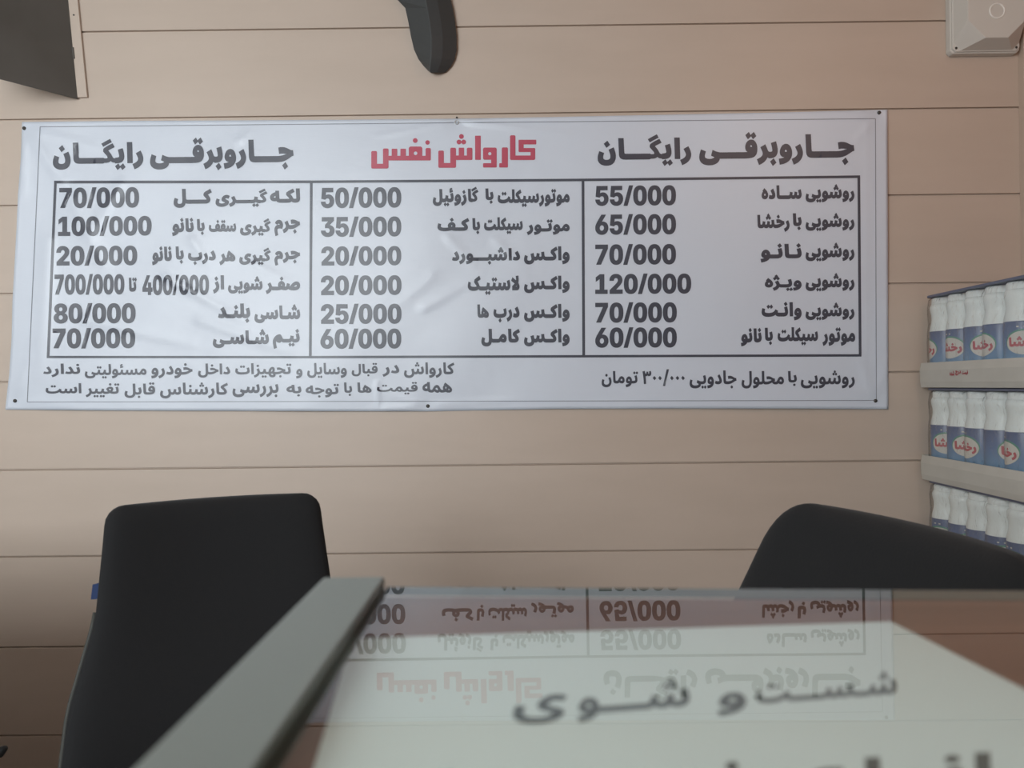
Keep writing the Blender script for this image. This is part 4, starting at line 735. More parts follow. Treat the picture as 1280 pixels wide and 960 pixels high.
# the red title, block by block (measured at 5.333 times the photo's size)
def rrect(x0, y0, x1, y1, r=5):
    pts = []
    for cx, cy, a0 in ((x1 - r, y1 - r, 0), (x0 + r, y1 - r, 90), (x0 + r, y0 + r, 180), (x1 - r, y0 + r, 270)):
        for k in range(3):
            a = math.radians(a0 + 45 * k)
            pts.append((cx + r * math.cos(a), cy + r * math.sin(a)))
    return pts
def disc(cx, cy, r):
    return [(cx + r * math.cos(2 * math.pi * k / 16), cy + r * math.sin(2 * math.pi * k / 16)) for k in range(16)]
title = [rrect(1000, 75, 1036, 240, 8), rrect(1000, 210, 1168, 240, 12), rrect(1057, 105, 1175, 136, 4), rrect(1057, 105, 1091, 187, 6), rrect(1057, 160, 1168, 187, 6), rrect(1137, 160, 1168, 240, 10),
         rrect(945, 156, 986, 290, 8), rrect(928, 261, 986, 290, 5),
         rrect(820, 157, 911, 238, 10), disc(865, 198, 11)[::-1], rrect(874, 200, 911, 290, 8), rrect(820, 261, 911, 290, 5),
         rrect(767, 78, 805, 239, 3),
         rrect(712, 158, 749, 240, 8), rrect(658, 158, 694, 240, 3), rrect(602, 158, 640, 292, 8), rrect(602, 210, 749, 240, 6), rrect(522, 260, 640, 292, 10), rrect(522, 177, 559, 292, 8), disc(676, 83, 16), disc(660, 120, 16), disc(691, 120, 16),
         rrect(437, 160, 472, 243, 8), rrect(160, 212, 472, 243, 6), disc(450, 123, 15), rrect(325, 150, 415, 243, 12), disc(370, 195, 12)[::-1], disc(368, 110, 16),
         rrect(269, 165, 306, 243, 3), rrect(211, 165, 248, 243, 3), rrect(153, 163, 190, 296, 8), rrect(75, 265, 190, 297, 10), rrect(75, 180, 113, 297, 8)]
title = [[(450 + x / 5.3333, 155 + y / 5.3333) for x, y in l] for l in title]
bm = bmesh.new()
add_fill(bm, title, lambda x, y: on_banner(x, y, LIFT), 4.0)
bmesh.ops.recalc_face_normals(bm, faces=bm.faces[:])
banner_part('title_lettering', bm, M['red_ink'])

bm = bmesh.new()
TL, TR, BR, BL = (69.2, 227.6), (1073.5, 220.8), (1075.2, 444.2), (60, 446.2)
quad_line(bm, (TL[0] - 1.6, TL[1]), (388.5, 227.2), 3.4)
quad_line(bm, (388.5, 227.2), (728.5, 224.9), 3.2)
quad_line(bm, (728.5, 224.9), (TR[0] + 1.6, TR[1]), 3.2)
quad_line(bm, (BL[0] - 1.6, BL[1]), (388, 446.4), 2.8)
quad_line(bm, (388, 446.4), (BR[0] + 1.6, BR[1]), 3.0)
quad_line(bm, TL, BL, 3.2)
quad_line(bm, TR, BR, 3.4)
quad_line(bm, (389, 228), (387.8, 446.5), 3.2)
quad_line(bm, (728.7, 225), (729.6, 445), 3.4)
banner_part('table_rules', bm, M['ink'])
bm = bmesh.new()
for p, q in (((50, 158.5), (1094.3, 148.3)), ((1094.3, 148.3), (1095.5, 500.5)), ((34, 502.5), (1095.5, 500.5)), ((50, 158.5), (34, 502.5))):
    quad_line(bm, p, q, .8)
banner_part('border_line', bm, M['thin_ink'])
bm = bmesh.new()
c = on_banner(571, 153, .001)
for k in range(20):
    pass
ring_pts = [c + Vector((.0066 * math.cos(2 * math.pi * k / 20), -.0006, .0066 * math.sin(2 * math.pi * k / 20))) for k in range(21)]
tube(bm, ring_pts, .0016, 8)
banner_part('eyelet', bm, M['eyelet'])

for (hx, hy), where in zip(HOLES, ('top left corner', 'top right corner', 'bottom left corner', 'bottom right corner', 'middle of the top edge', 'middle of the bottom edge')):
    bm = bmesh.new()
    r = .003 if 'top edge' in where else .0065
    lathe(bm, [(r * .35, -.030), (r * .35, .004), (r, .0045), (r * .95, .0075), (r * .5, .0092)], (0, 0, 0), 14, 0, 'y')
    n = obj('nail', bm, M['nail'], smooth=False)
    n.location = on_wall(hx, hy, 0)
    tag(n, 'dark nail head holding the price banner at the ' + where, 'nail', 'nails around the banner')

# ------------------------------------------------------------------ charcoal bracket above the banner
def loft(bm, rings):
    vs = [[bm.verts.new(p) for p in r] for r in rings]
    fs = []
    for a, b in zip(vs, vs[1:]):
        for k in range(len(a) - 1):
            fs.append(bm.faces.new((a[k], a[k + 1], b[k + 1], b[k])))
    for r in (vs[0], vs[-1]):
        try:
            fs.append(bm.faces.new(r))
        except ValueError:
            pass
    bmesh.ops.recalc_face_normals(bm, faces=fs)
bracket = thing('wall_bracket', on_wall(545, 40, 0), 'charcoal plastic wall bracket with a rounded lower end hanging above the banner', 'bracket')
bm = bmesh.new()
# (left edge, ridge, right edge, y, depth of ridge)
secs = [(470, 530, 562, -70, .085), (484, 531, 562, -25, .085), (497, 532, 563.5, 0, .082), (506.5, 534, 566, 10, .080), (510.5, 537, 569, 28, .076), (513.5, 539, 570.8, 45, .072),
        (517.5, 539, 571, 62, .066), (523, 538.5, 568.5, 74, .058), (529, 537.5, 564.5, 82, .050), (534.5, 537, 559.5, 88, .042), (538, 539, 556.5, 90.8, .036)]
rings = []
for xl, xm, xr, y, d in secs:
    base = [(xl, y, 0.0), (xl, y, -.25 * d), (xm, y, -d), (xm + .45 * (xr - xm), y, -.78 * d), (xr, y, -.22 * d), (xr, y, 0.0)]
    rings.append([on_wall(px, py, yy) for px, py, yy in base])
loft(bm, rings)
bm.transform(Matrix.Translation(-bracket.location))
obj('arm', bm, M['bracket'], bracket, bevel=.002, seg=2)
bm = bmesh.new()
p = on_wall(520, -40, 0)
box(bm, (p.x - .09, -.012, p.z - .05), (p.x + .10, 0.0, p.z + .16))
bm.transform(Matrix.Translation(-bracket.location))
obj('wall_plate', bm, M['bracket'], bracket, bevel=.006, seg=3)

# ------------------------------------------------------------------ white junction box, top right
jb = thing('junction_box', on_wall(1226, 73, 0), 'white plastic junction box with a chamfered lid in the upper right corner', 'junction box')
p0, p1 = on_wall(1182, 74, 0), on_wall(1267.5, 71, 0)
bw, bh = p1.x - p0.x, .255
def octo(x0, x1, z0, z1, ch, y, r=0):
    return [(x0 + ch, y, z0), (x1 - ch, y, z0), (x1, y, z0 + ch), (x1, y, z1 - ch), (x1 - ch, y, z1), (x0 + ch, y, z1), (x0, y, z1 - ch), (x0, y, z0 + ch)]
zb = p1.z + .001
bm = bmesh.new()
prism(bm, octo(p0.x, p1.x, zb, zb + bh, .010, 0.0), (0, -.030, 0))
bm.transform(Matrix.Translation(-jb.location))
obj('base', bm, M['white_plastic'], jb, bevel=.004, seg=3)
bm = bmesh.new()
r0 = octo(p0.x + .004, p1.x - .004, zb + .004, zb + bh - .004, .012, -.030)
r1 = octo(p0.x + .004, p1.x - .004, zb + .004, zb + bh - .004, .012, -.036)
r2 = octo(p0.x + .007, p1.x - .007, zb + .007, zb + bh - .007, .024, -.038)
r3 = octo(p0.x + .022, p1.x - .022, zb + .024, zb + bh - .024, .060, -.098)
vs = [[bm.verts.new(q) for q in r] for r in (r0, r1, r2, r3)]
for a, b in zip(vs, vs[1:]):
    for k in range(8):
        bm.faces.new((a[k], a[(k + 1) % 8], b[(k + 1) % 8], b[k]))
bm.faces.new(vs[-1])
bm.faces.new(list(reversed(vs[0])))
bmesh.ops.recalc_face_normals(bm, faces=bm.faces[:])
bm.transform(Matrix.Translation(-jb.location))
lid = obj('lid', bm, M['white_plastic'], jb, bevel=.003, seg=2)
bm = bmesh.new()
c = on_wall(1246.5, 13.5, -.0985)
tube(bm, [c + Vector((.0245 * math.cos(2 * math.pi * k / 40), 0, 0.0245 * math.sin(2 * math.pi * k / 40))) for k in range(41)], .0026, 8)
bm.transform(Matrix.Translation(-jb.location))
obj('knockout_ring', bm, M['white_line'], lid)
for sx, sz in ((p0.x + .016, zb + .016), (p1.x - .016, zb + .016), (p0.x + .016, zb + bh - .016), (p1.x - .016, zb + bh - .016)):
    bm = bmesh.new()
    lathe(bm, [(.0042, .034), (.0042, .0385), (.003, .0395)], (sx, 0, sz), 12, 0, 'y')
    bm.transform(Matrix.Translation(-jb.location))
    obj('screw', bm, M['nail'], lid)

# ------------------------------------------------------------------ dark hinged leaf, top left
leaf = thing('hinged_panel', on_wall(104, 123, 0), 'dark brown sheet leaf standing open from a beige strip in the upper left corner', 'hinged panel')
bm = bmesh.new()
q = [on_wall(97.5, 123, 0), on_wall(110.8, 122.5, 0), on_wall(91, -80, 0), on_wall(78, -80, 0)]
prism(bm, q, (0, -.010, 0))
bm.transform(Matrix.Translation(-leaf.location))
strip = obj('mounting_strip', bm, M['panel'], leaf, bevel=.0015)
bm = bmesh.new()
c = on_wall(94.3, 20.5, 0)
lathe(bm, [(.003, .009), (.003, .0115), (.002, .012)], c, 10, 0, 'y')
bm.transform(Matrix.Translation(-leaf.location))
obj('screw', bm, M['nail'], strip)
bm = bmesh.new()
A, B = on_wall(97.3, 123.5, -.010), on_wall(77.8, -80, -.010)
out = Vector((-.146, -.176, 0)).normalized() * .34
prism(bm, [A, A + out, B + out, B], Vector((.77, -.64, 0)) * -.008)
bm.transform(Matrix.Translation(-leaf.location))
lf = obj('leaf', bm, M['darkpanel'], leaf, bevel=.0015)
for k in (.28, .8):
    bm = bmesh.new()
    c = A.lerp(B, k)
    tube(bm, [c + (B - A).normalized() * s for s in (-.02, .02)], .004, 10)
    bm.transform(Matrix.Translation(-leaf.location))
    obj('hinge', bm, M['darkpanel'], leaf)

# ------------------------------------------------------------------ packs of bottles on the right
PACK = .3175
Z0 = CAM_H - 1.293            # height of the pallet
SX, DB = 1.420, .100          # left face of the bottles, bottle spacing
TX0, TX1, TY0, TY1 = 1.408, 1.772, -.018, -.665
BZ = .006

def bottle_parts():
    R = .0484
    bm = bmesh.new()
    lathe(bm, [(R * .8, 0), (R * .97, .004), (R, .012), (R, .186), (R * .985, .196), (R * .90, .214), (R * .865, .226), (R * .88, .240), (R * .95, .258), (R * .97, .268), (R * .90, .277), (R * .86, .279)], n=32)
    body = obj('body', bm, M['bottle'], None, smooth=True)
    bm = bmesh.new()
    lathe(bm, [(R * .84, .2765), (R * .86, .279), (R * .86, .296), (R * .78, .301), (R * .3, .302)], n=28)
    cap = obj('cap', bm, M['cap'], None, smooth=True)
    bm = bmesh.new()
    lathe(bm, [(R + .0004, .066), (R + .0008, .068), (R + .0008, .184), (R + .0004, .186)], n=32)
    lab = obj('label', bm, M['label'], None, smooth=True)
    # printed emblem on the label, wrapped round the bottle (local -X is its middle)
    rad = R + .0012
    def wrap(x, y, lift):
        a = x / rad
        return Vector((-(rad + lift) * math.cos(a), -(rad + lift) * math.sin(a), y))
    bm = bmesh.new()
    ell = [(.048 * math.cos(2 * math.pi * k / 36), .124 + .034 * math.sin(2 * math.pi * k / 36)) for k in range(36)]
    ell2 = [(.051 * math.cos(2 * math.pi * k / 36), .127 + .036 * math.sin(2 * math.pi * k / 36)) for k in range(36)]
    add_fill(bm, [ell2], lambda x, y: wrap(x, y, 0), .006, 2)
    add_fill(bm, [ell], lambda x, y: wrap(x, y, .0003), .006, 0)
    w = fit(word_loops('رخشا', 'H'), -.041, .041, -.143, -.105)
    w = [[(x, -y) for x, y in l] for l in w]
    add_fill(bm, w, lambda x, y: wrap(x, y, .0006), .006, 1)
    add_fill(bm, [[(x, y) for x, y in ((-.026, .101), (.026, .101), (.024, .105), (-.024, .105))]], lambda x, y: wrap(x, y, .0006), .006, 1)
    add_fill(bm, [[(x, y) for x, y in ((-.020, .168), (.004, .168), (.004, .172), (-.020, .172))]], lambda x, y: wrap(x, y, .0006), .006, 0)
    emb = obj('emblem', bm, [M['logo_pale'], M['logo_red'], M['logo_green']], None)
    return body, cap, lab, emb
PARTS = bottle_parts()
first_bottle = [True]

def place_bottle(loc, rz, label, group):
    t = thing('detergent_bottle', loc, label, 'bottle', group)
    got = {}
    for p in PARTS:
        c = p if first_bottle[0] else p.copy()
        if not first_bottle[0]:
            COL.objects.link(c)
        c.parent = got['label'] if p is PARTS[3] else t
        if p is PARTS[3]:
            c.rotation_euler = (0, 0, rz)
        if p is PARTS[2]:
            got['label'] = c
    first_bottle[0] = False

def tray_outline(grow=0.0, r=.018):
    pts = []
    x0, x1, y0, y1 = TX0 - grow, TX1 + min(grow, .004), TY1 - grow, TY0 + grow
    for cx, cy, a0 in ((x1 - r, y1 - r, 0), (x0 + r, y1 - r, 90), (x0 + r, y0 + r, 180), (x1 - r, y0 + r, 270)):
        for k in range(5):
            a = math.radians(a0 + 22.5 * k)
            pts.append((cx + r * math.cos(a), cy + r * math.sin(a)))
    return pts

ORD = ('nearest the wall', 'second from the wall', 'third from the wall', 'fourth from the wall', 'fifth from the wall', 'sixth from the wall')
TIER = {4: 'top', 3: 'middle', 2: 'third', 1: 'fourth', 0: 'bottom'}
rnd = random.Random(4)
TURN = {4: (-28, 10, 78, -16, 60, 20), 3: (62, 75, -8, 100, -14, 80), 2: (30, 80, 120, 60, 10, 40)}
for k in range(4, -1, -1):
    z = Z0 + k * PACK
    name = TIER[k]
    pk = thing('bottle_tray', (TX0, TY0, z), {4: 'open white carton tray under the topmost pack of bottles with red print', 3: 'open white carton tray of the second pack from the top in the bottle stack',
               2: 'carton tray of the third pack from the top behind the right chair', 1: 'carton tray of the pack on the lowest one, hidden by the right chair', 0: 'carton tray on the pallet beneath the whole bottle stack'}[k], 'tray', 'carton trays of the bottle stack')
    off = Matrix.Translation((-TX0, -TY0, -z))
    bm = bmesh.new()
    oo = tray_outline(0)
    n = len(oo)
    ii = [(x + (.003 if x < (TX0 + TX1) / 2 else -.003), y + (.003 if y < (TY0 + TY1) / 2 else -.003)) for x, y in oo]
    tall = .086
    rings = [[(x, y, z + .0015) for x, y in oo], [(x - (.004 if x < TX0 + .03 else 0), y, z + .02) for x, y in oo], [(x - (.005 if x < TX0 + .03 else 0), y, z + .06) for x, y in oo], [(x, y, z + tall) for x, y in oo], [(x, y, z + tall) for x, y in ii], [(x, y, z + .005) for x, y in ii]]
    vs = [[bm.verts.new(q) for q in r] for r in rings]
    for a, b in zip(vs, vs[1:]):
        for i in range(n):
            bm.faces.new((a[i], a[(i + 1) % n], b[(i + 1) % n], b[i]))
    bm.faces.new(vs[0])
    bm.faces.new(vs[-1])
    bmesh.ops.recalc_face_normals(bm, faces=bm.faces[:])
    bm.transform(off)
    tray = obj('carton', bm, M['carton'], pk, smooth=False)
    if k == 4:
        # small red line of print on the side facing the room
        bm = bmesh.new()
        spans = (('قیمت', .218, .250), ('درج', .256, .286), ('شده', .292, .318))
        for w, d0, d1 in spans:
            # reading right to left: the first word lies nearest the camera
            a0, a1 = .536 - d1, .536 - d0
            l = fit(word_loops(w, 'H'), a0, a1, -.056, -.040)
            add_fill(bm, [[(x, -y) for x, y in q] for q in l], lambda x, y: Vector((TX0 - .0062, -x, z + y)), .004)
        bm.transform(off)
        obj('print', bm, M['carton_red'], tray)
    # clear film shrunk over the bottles, dark gathered sheet at the top
    bm = bmesh.new()
    def film_loop(g, h):
        # hugs the pack: rounded at the corners, drawn in a little between the bottles
        rc, out = .034, []
        x0, y0, y1 = SX - g, -.0255 + g, -.6275 - g
        for i in range(61):
            y = y0 - rc + (y1 - y0 + 2 * rc) * i / 60
            out.append((x0 + .0020 - .0022 * abs(math.sin(math.pi * (y + .026) / DB)) ** 8, y, z + h))
        for i in range(1, 9):
            a = math.pi / 2 * i / 8
            out.append((x0 + .002 + rc * (1 - math.cos(a)), y1 + rc - rc * math.sin(a), z + h))
        for i in range(1, 8):
            out.append((x0 + rc + (TX1 - x0 - rc) * i / 7, y1, z + h))
        for i in range(1, 13):
            out.append((TX1, y1 + (y0 - y1) * i / 12, z + h))
        for i in range(1, 8):
            out.append((TX1 + (x0 + rc - TX1) * i / 7, y0, z + h))
        for i in range(1, 9):
            a = math.pi / 2 * i / 8
            out.append((x0 + .002 + rc * (1 - math.sin(a)), y0 - rc + rc * math.cos(a), z + h))
        return out
    vs = []
    for h, g in ((.060, .002), (.10, .002), (.16, .0022), (.19, .0016), (.215, -.001), (.24, .0), (.27, .001), (.300, -.002), (.3085, -.010)):
        vs.append([bm.verts.new(q) for q in film_loop(g, h)])
    for a, b in zip(vs, vs[1:]):
        for i in range(len(a)):
            bm.faces.new((a[i], a[(i + 1) % len(a)], b[(i + 1) % len(b)], b[i]))
    bmesh.ops.recalc_face_normals(bm, faces=bm.faces[:])
    bm.transform(off)
    obj('shrink_film', bm, M['film'], pk, smooth=True)
    bm = bmesh.new()
    prism(bm, [(x + (.004 if x < 1.5 else -.002), y, z + .3088) for x, y in tray_outline(-.010, .03)], (0, 0, .0085))
    bm.transform(off)
    obj('top_sheet', bm, M['lavender'], pk, bevel=.002)
    for j in (1, 2):
        place_bottle((SX + DB / 2 + j * (DB + .012), -.022 - DB / 2 - 5 * DB - .004, z + BZ), math.radians((35, 80)[j - 1]),
                     'white bottle with blue label, %s of the near end of the %s pack' % (('middle', 'right')[j - 1], {4: 'topmost', 3: 'second', 2: 'third', 1: 'fourth', 0: 'lowest'}[k]),
                     'bottles in the stacked packs')
    for i in range(6):
        place_bottle((SX + DB / 2, -.022 - DB / 2 - i * DB - .004, z + BZ), math.radians(TURN.get(k, TURN[2])[i]),
                     'white bottle with blue label, %s in the %s pack' % (ORD[i], {4: 'topmost', 3: 'second', 2: 'third', 1: 'fourth', 0: 'lowest'}[k]),
                     'bottles in the stacked packs')

# unseen lamp fitting added to go with the warm fill light
lamp = thing('added_ceiling_lamp', (1.25, -1.45, CEIL_Z), 'unseen ceiling lamp added for warm fill light above the right chair', 'lamp')
bm = bmesh.new()
lathe(bm, [(.055, -.030), (.060, -.020), (.060, 0)], (0, 0, 0), 24)
obj('base', bm, M['white_plastic'], lamp, smooth=False)
bm = bmesh.new()
lathe(bm, [(.022, -.10), (.022, -.03), (.03, -.03)], (0, 0, 0), 20)
obj('socket', bm, M['white_plastic'], lamp)

# the pallet that carries the stack
pal = thing('wooden_pallet', (TX0, TY0, 0), 'wooden pallet on the floor under the bottle stack', 'pallet')
for i in range(3):
    bm = bmesh.new()
    y = -.02 - i * .29
    box(bm, (TX0, y - .06, 0), (TX1, y, Z0 - .020))
    bm.transform(Matrix.Translation((-TX0, -TY0, 0)))
    obj('bearer', bm, M['pallet_wood'], pal, bevel=.003)
for i in range(4):
    bm = bmesh.new()
    x = TX0 + i * .094
    box(bm, (x, -.665, Z0 - .0195), (x + .082, -.018, Z0 - .0005))
    bm.transform(Matrix.Translation((-TX0, -TY0, 0)))
    obj('board', bm, M['pallet_wood'], pal, bevel=.002)

# low cabinet added out of view to shade the wall; its lever tip shows
cab = thing('added_shade_cabinet', (-1.9, -1.35, 0), 'brown cabinet added to shade the wall, its dark lever tip by the bottom left corner', 'cabinet')
def cab_part(name, bm, m, parent=cab, **k):
    bm.transform(Matrix.Translation(-cab.location))
    return obj(name, bm, m, parent, **k)
bm = bmesh.new()
box(bm, (-2.62, -1.66, .05), (-1.18, -1.06, 1.04))
cab_part('carcass', bm, M['brown_board'], bevel=.003)
bm = bmesh.new()
box(bm, (-2.63, -1.68, 1.04), (-1.165, -1.05, 1.07))
cab_part('top', bm, M['brown_board'], bevel=.003)
bm = bmesh.new()
box(bm, (-2.58, -1.62, 0), (-1.22, -1.10, .05))
cab_part('plinth', bm, M['black_plastic'])
for i in range(3):
    bm = bmesh.new()
    x0 = -2.61 + i * .477
    box(bm, (x0, -1.676, .07), (x0 + .470, -1.6605, 1.025))
    d = cab_part('door', bm, M['brown_board'], bevel=.002)
    bm = bmesh.new()
    tube(bm, [(x0 + .42, -1.675, .50), (x0 + .42, -1.70, .50), (x0 + .42, -1.70, .64), (x0 + .42, -1.675, .64)], .006, 8)
    cab_part('handle', bm, M['black_plastic'], d)
bm = bmesh.new()
lv = on_wall(1, 940, -1.09)
tube(bm, [(-1.185, -1.09, lv.z - .012), (-1.13, -1.09, lv.z - .010), lv, on_wall(7.5, 934.5, -1.09)], [.011, .012, .011, .005], 12)
cab_part('lever', bm, M['black_plastic'], smooth=True)

# ------------------------------------------------------------------ office chairs
def make_chair(loc, rz, top_z, recline, halves, height, corner, label, with_tag):
    """swivel chair; local -Y is where it faces; loc is under the middle of the backrest's top edge"""
    ch = thing('office_chair', (loc[0], loc[1], 0), label, 'chair', 'black office chairs by the counter', rz)
    nv, nu = 30, 26
    tr = math.tan(recline)
    def half(v):              # half width at distance v below the top
        for (v0, w0), (v1, w1) in zip(halves, halves[1:]):
            if v <= v1:
                t = (v - v0) / (v1 - v0)
                return w0 + (w1 - w0) * t
        return halves[-1][1]
    def pt(u, v, side, scale=1.0, dy=0.0):
        w = half(v)
        if v < corner:
            w -= corner * (1 - math.sqrt(max(0.0, 1 - ((corner - v) / corner) ** 2)))
        if v > height - .10:
            k = (v - height + .10) / .10
            w -= .10 * (1 - math.sqrt(max(0.0, 1 - k * k))) 
        w *= scale
        ev = min(1.0, min(v, height - v) / .03)
        edge = max(0.0, 1 - abs(u) ** 8) ** .5 * math.sqrt(max(0.0, 1 - (1 - ev) ** 2))
        th = .006 + .026 * edge
        dish = -.030 * u * u
        lumbar = -.020 * math.exp(-((v - height * .72) / .13) ** 2)
        y = dish + lumbar + (-th if side < 0 else th * .8) - tr * v + dy
        return Vector((u * w, y, top_z - v))
    bm = bmesh.new()
    us = [math.sin(math.pi / 2 * (-1 + 2 * i / nu)) for i in range(nu + 1)]
    vv = [height * (.5 - .5 * math.cos(math.pi * j / nv)) for j in range(nv + 1)]
    fr = [[bm.verts.new(pt(u, v, -1)) for u in us] for v in vv]
    bk = [[bm.verts.new(pt(u, v, 1)) for u in us] for v in vv]
    for j in range(nv):
        for i in range(nu):
            bm.faces.new((fr[j][i], fr[j + 1][i], fr[j + 1][i + 1], fr[j][i + 1]))
            bm.faces.new((bk[j][i], bk[j][i + 1], bk[j + 1][i + 1], bk[j + 1][i]))
    for j in range(nv):
        for c in (0, nu):
            bm.faces.new((fr[j][c], bk[j][c], bk[j + 1][c], fr[j + 1][c]))
    for i in range(nu):
        for r in (0, nv):
            bm.faces.new((fr[r][i], fr[r][i + 1], bk[r][i + 1], bk[r][i]))
    bmesh.ops.remove_doubles(bm, verts=bm.verts[:], dist=1e-5)
    bmesh.ops.recalc_face_normals(bm, faces=bm.faces[:])
    back = obj('backrest', bm, M['fabric'], ch, smooth=True)
    # piping along both side edges
    for s in (-1, 1):
        bm = bmesh.new()
        tube(bm, [pt(s, v, 1, 1.0, -.004) + Vector((s * .001, 0, 0)) for v in vv if .17 < v < height - .01], .0042, 8)
        obj('piping', bm, M['piping'], back, smooth=True)
    if with_tag:
        bm = bmesh.new()
        c = pt(-1, .150, 1)
        prism(bm, [c + Vector((.004, 0, .014)), c + Vector((-.0095, .002, .011)), c + Vector((-.0125, .002, -.016)), c + Vector((.001, 0, -.016))], (0, .0025, 0))
        t = obj('tag', bm, M['blue'], back)
        t['label'] = 'small blue cloth tag'
    bm = bmesh.new()
    yb = -tr * height
    spine = [Vector((0, yb * .35 + .03, top_z - height * .35)), Vector((0, yb * .8 + .05, top_z - height * .8)), Vector((0, yb + .05, top_z - height - .03)), Vector((0, yb * .8 - .02, .492)), Vector((0, yb * .6 - .16, .485))]
    tube(bm, spine, [.02, .028, .03, .03, .03], 12)
    obj('back_support', bm, M['black_plastic'], ch, smooth=True)
    bm = bmesh.new()
    ring = []
    sw, sd, r = .245, .235, .09
    cy = yb * .6 - .20
    pts = []
    for cx, cyy, a0 in ((sw - r, sd - r, 0), (-sw + r, sd - r, 90), (-sw + r, -sd + r, 180), (sw - r, -sd + r, 270)):
        for k in range(6):
            a = math.radians(a0 + 18 * k)
            pts.append((cx + r * math.cos(a), cyy + r * math.sin(a)))
    lay = [(.93, .505), (.99, .512), (1.0, .53), (1.0, .555), (.97, .572), (.9, .580), (.5, .577), (.1, .575)]
    vs = [[bm.verts.new((x * s, cy + y * s, h)) for x, y in pts] for s, h in lay]
    n = len(pts)
    for a, b in zip(vs, vs[1:]):
        for i in range(n):
            bm.faces.new((a[i], a[(i + 1) % n], b[(i + 1) % n], b[i]))
    bm.faces.new(list(reversed(vs[0])))
    bm.faces.new(vs[-1])
    obj('seat', bm, M['fabric'], ch, smooth=True)
    bm = bmesh.new()
    lathe(bm, [(.035, .09), (.035, .24), (.022, .25), (.022, .48), (.07, .485), (.08, .506)], (0, cy, 0), 18)
    obj('gas_column', bm, M['black_plastic'], ch, smooth=False)
    for k in range(5):
        a = math.radians(72 * k + 20)
        d = Vector((math.cos(a), math.sin(a), 0))
        bm = bmesh.new()
        tube(bm, [Vector((0, cy, .105)) + d * .02, Vector((0, cy, .095)) + d * .15, Vector((0, cy, .075)) + d * .29], [.026, .022, .016], 10)
        leg = obj('leg', bm, M['black_plastic'], ch, smooth=True)
        bm = bmesh.new()
        lathe(bm, [(.012, -.026), (.028, -.024), (.029, -.006), (.015, -.004), (.015, .004), (.029, .006), (.028, .024), (.012, .026)], (0, 0, 0), 18, 0, 'x')
        bm.transform(Matrix.Translation(Vector((0, cy, .029)) + d * .29) @ Matrix.Rotation(a + math.pi / 2, 4, 'Z'))
        bmc = bm
        tube(bmc, [Vector((0, cy, .04)) + d * .29, Vector((0, cy, .078)) + d * .29], .008, 8)
        obj('castor', bmc, M['black_plastic'], leg)
    return ch

make_chair((-.615, -1.125), math.radians(25), CAM_H - .222, math.radians(15), [(0, .200), (.06, .204), (.20, .216), (.34, .255), (.50, .272)], .54, .032,
           'black fabric office chair with blue side tag, left of the counter', True)
make_chair((.552, -1.63), math.radians(-77.7), CAM_H - .197, math.radians(27), [(0, .265), (.2, .272), (.5, .275)], .50, .075,
           'black office chair turned sideways behind the counter, before the bottle stack', False)

# ------------------------------------------------------------------ the counter with its glass top
G = CAM_H - .116                      # level of the glass
NEAR, FARY = -3.05, -2.7 + .452
counter = thing('reception_counter', (.42, -2.65, 0), 'red brown reception counter with glass top and grey green edge strip in the foreground', 'counter')
def cpart(name, bm, m, **k):
    bm.transform(Matrix.Translation(-counter.location))
    return obj(name, bm, m, counter, **k)
def far(x):
    return -2.7 + .4405 - .062 * (x - .02)
XL, XR = -.112, 1.15
bm = bmesh.new()
zt = G - .0058
prism(bm, [(XL + .004, NEAR, zt), (XR, NEAR, zt), (XR, far(XR) - .0005, zt), (XL + .004, far(XL) - .0005, zt)], (0, 0, -.028))
cpart('wooden_top', bm, M['wood'])
bm = bmesh.new()
pts = [(-.0755, NEAR), (XR, NEAR), (XR, far(XR)), (-.0755, far(-.0755))]
lo = [bm.verts.new((x, y, G - .005)) for x, y in pts]
hi = [bm.verts.new((x, y, G)) for x, y in pts]
bm.faces.new(hi).material_index = 0
bm.faces.new(list(reversed(lo))).material_index = 1
for i in range(4):
    bm.faces.new((lo[i], lo[(i + 1) % 4], hi[(i + 1) % 4], hi[i])).material_index = 2
cpart('glass_sheet', bm, [M['glass'], M['glass_under'], M['edge_dark']])
bm = bmesh.new()
yf = -2.7 + .444
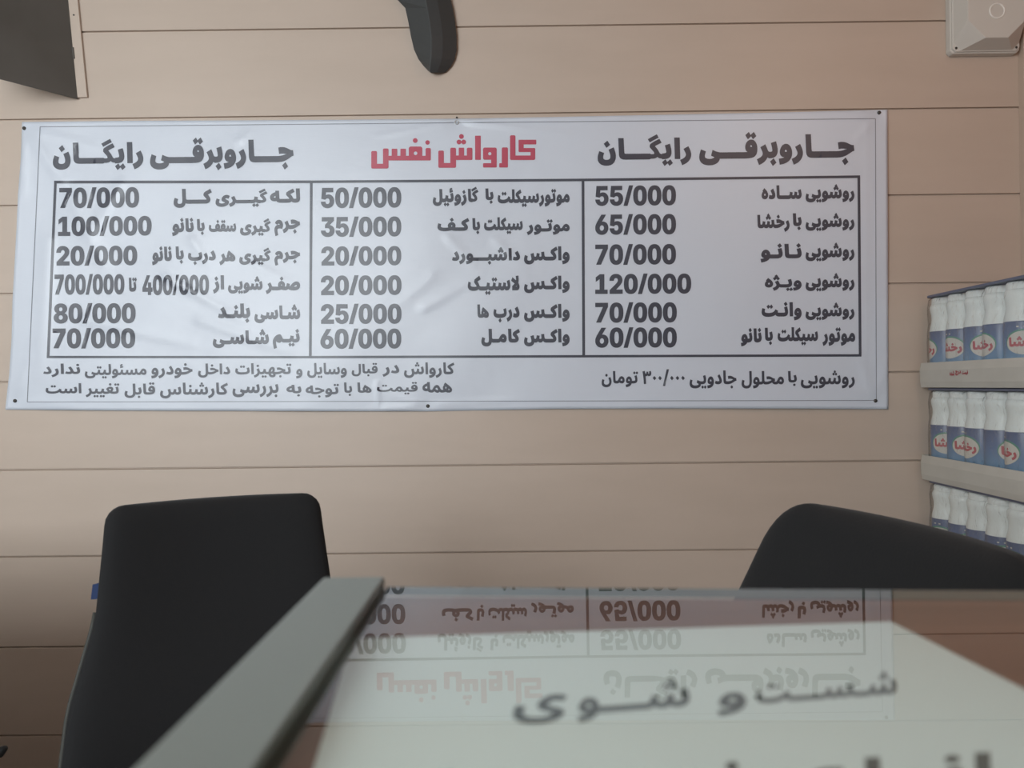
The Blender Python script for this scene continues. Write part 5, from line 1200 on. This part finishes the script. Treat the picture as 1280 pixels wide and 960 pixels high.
prism(bm, [(XL, NEAR, G + .0065), (-.0765, NEAR, G + .0065), (-.0765, yf, G + .0065), (XL, yf, G + .0065)], (0, 0, -.012))
for f in bm.faces:
    f.material_index = 1 if f.normal.x > .9 or (f.calc_center_median().x > -.077) else 0
cpart('edge_strip', bm, [M['edge'], M['edge_dark']], bevel=.0012)
bm = bmesh.new()
box(bm, (XL + .02, NEAR + .04, .06), (XR - .03, -2.7 + .33, G - .0365))
cpart('body', bm, M['body'], bevel=.003)
bm = bmesh.new()
box(bm, (XL + .05, NEAR + .08, 0), (XR - .06, -2.7 + .29, .06))
cpart('plinth', bm, M['black_plastic'])

# the notice under the glass
ZP = G - .0053
a = math.radians(6.5)
def on_paper(x, y, lift=0):
    return on_level(x, y, ZP + lift)
c0, c1 = on_paper(440, 798), on_paper(1114, 777)
e = (c1 - c0)
e.z = 0
dn = (on_paper(1280, 861) - c1)
dn.z = 0
dn = dn.normalized()
ln = .335
notice = thing('paper_notice', c0, 'white paper notice with large dark Persian writing lying under the counter glass', 'notice')
bm = bmesh.new()
q = [c0, c0 + dn * ln, c1 + dn * ln, c1]
prism(bm, q, (0, 0, -.0003))
bm.transform(Matrix.Translation(-notice.location))
obj('paper', bm, M['paper'], notice)
bm = bmesh.new()
# words boxed in photo pixels; carried over to the sheet as straight lines of type
def paper_word(text, x0, x1, yl, yr, h, face='S'):
    """yl, yr: bottom of the ink at the left and right end; h: height in pixels"""
    l = fit(word_loops(text, face), x0, x1, -h, 0)
    l = [[(x, y + yl + (yr - yl) * (x - x0) / (x1 - x0)) for x, y in q] for q in l]
    add_fill(bm, l, lambda x, y: on_paper(x, y, .00012), 14)
paper_word('شـســـت', 945, 1121, 880, 868, 30)
paper_word('و', 897, 933, 895, 892, 28)
paper_word('شـــو', 722, 862, 903, 893, 46)
paper_word('ی', 641, 709, 906, 903, 36)
paper_word('خودرو', 700, 960, 1030, 1020, 70)
paper_word('انواع', 1005, 1240, 1022, 1012, 72)
bm.transform(Matrix.Translation(-notice.location))
obj('writing', bm, M['paper_ink'], notice)
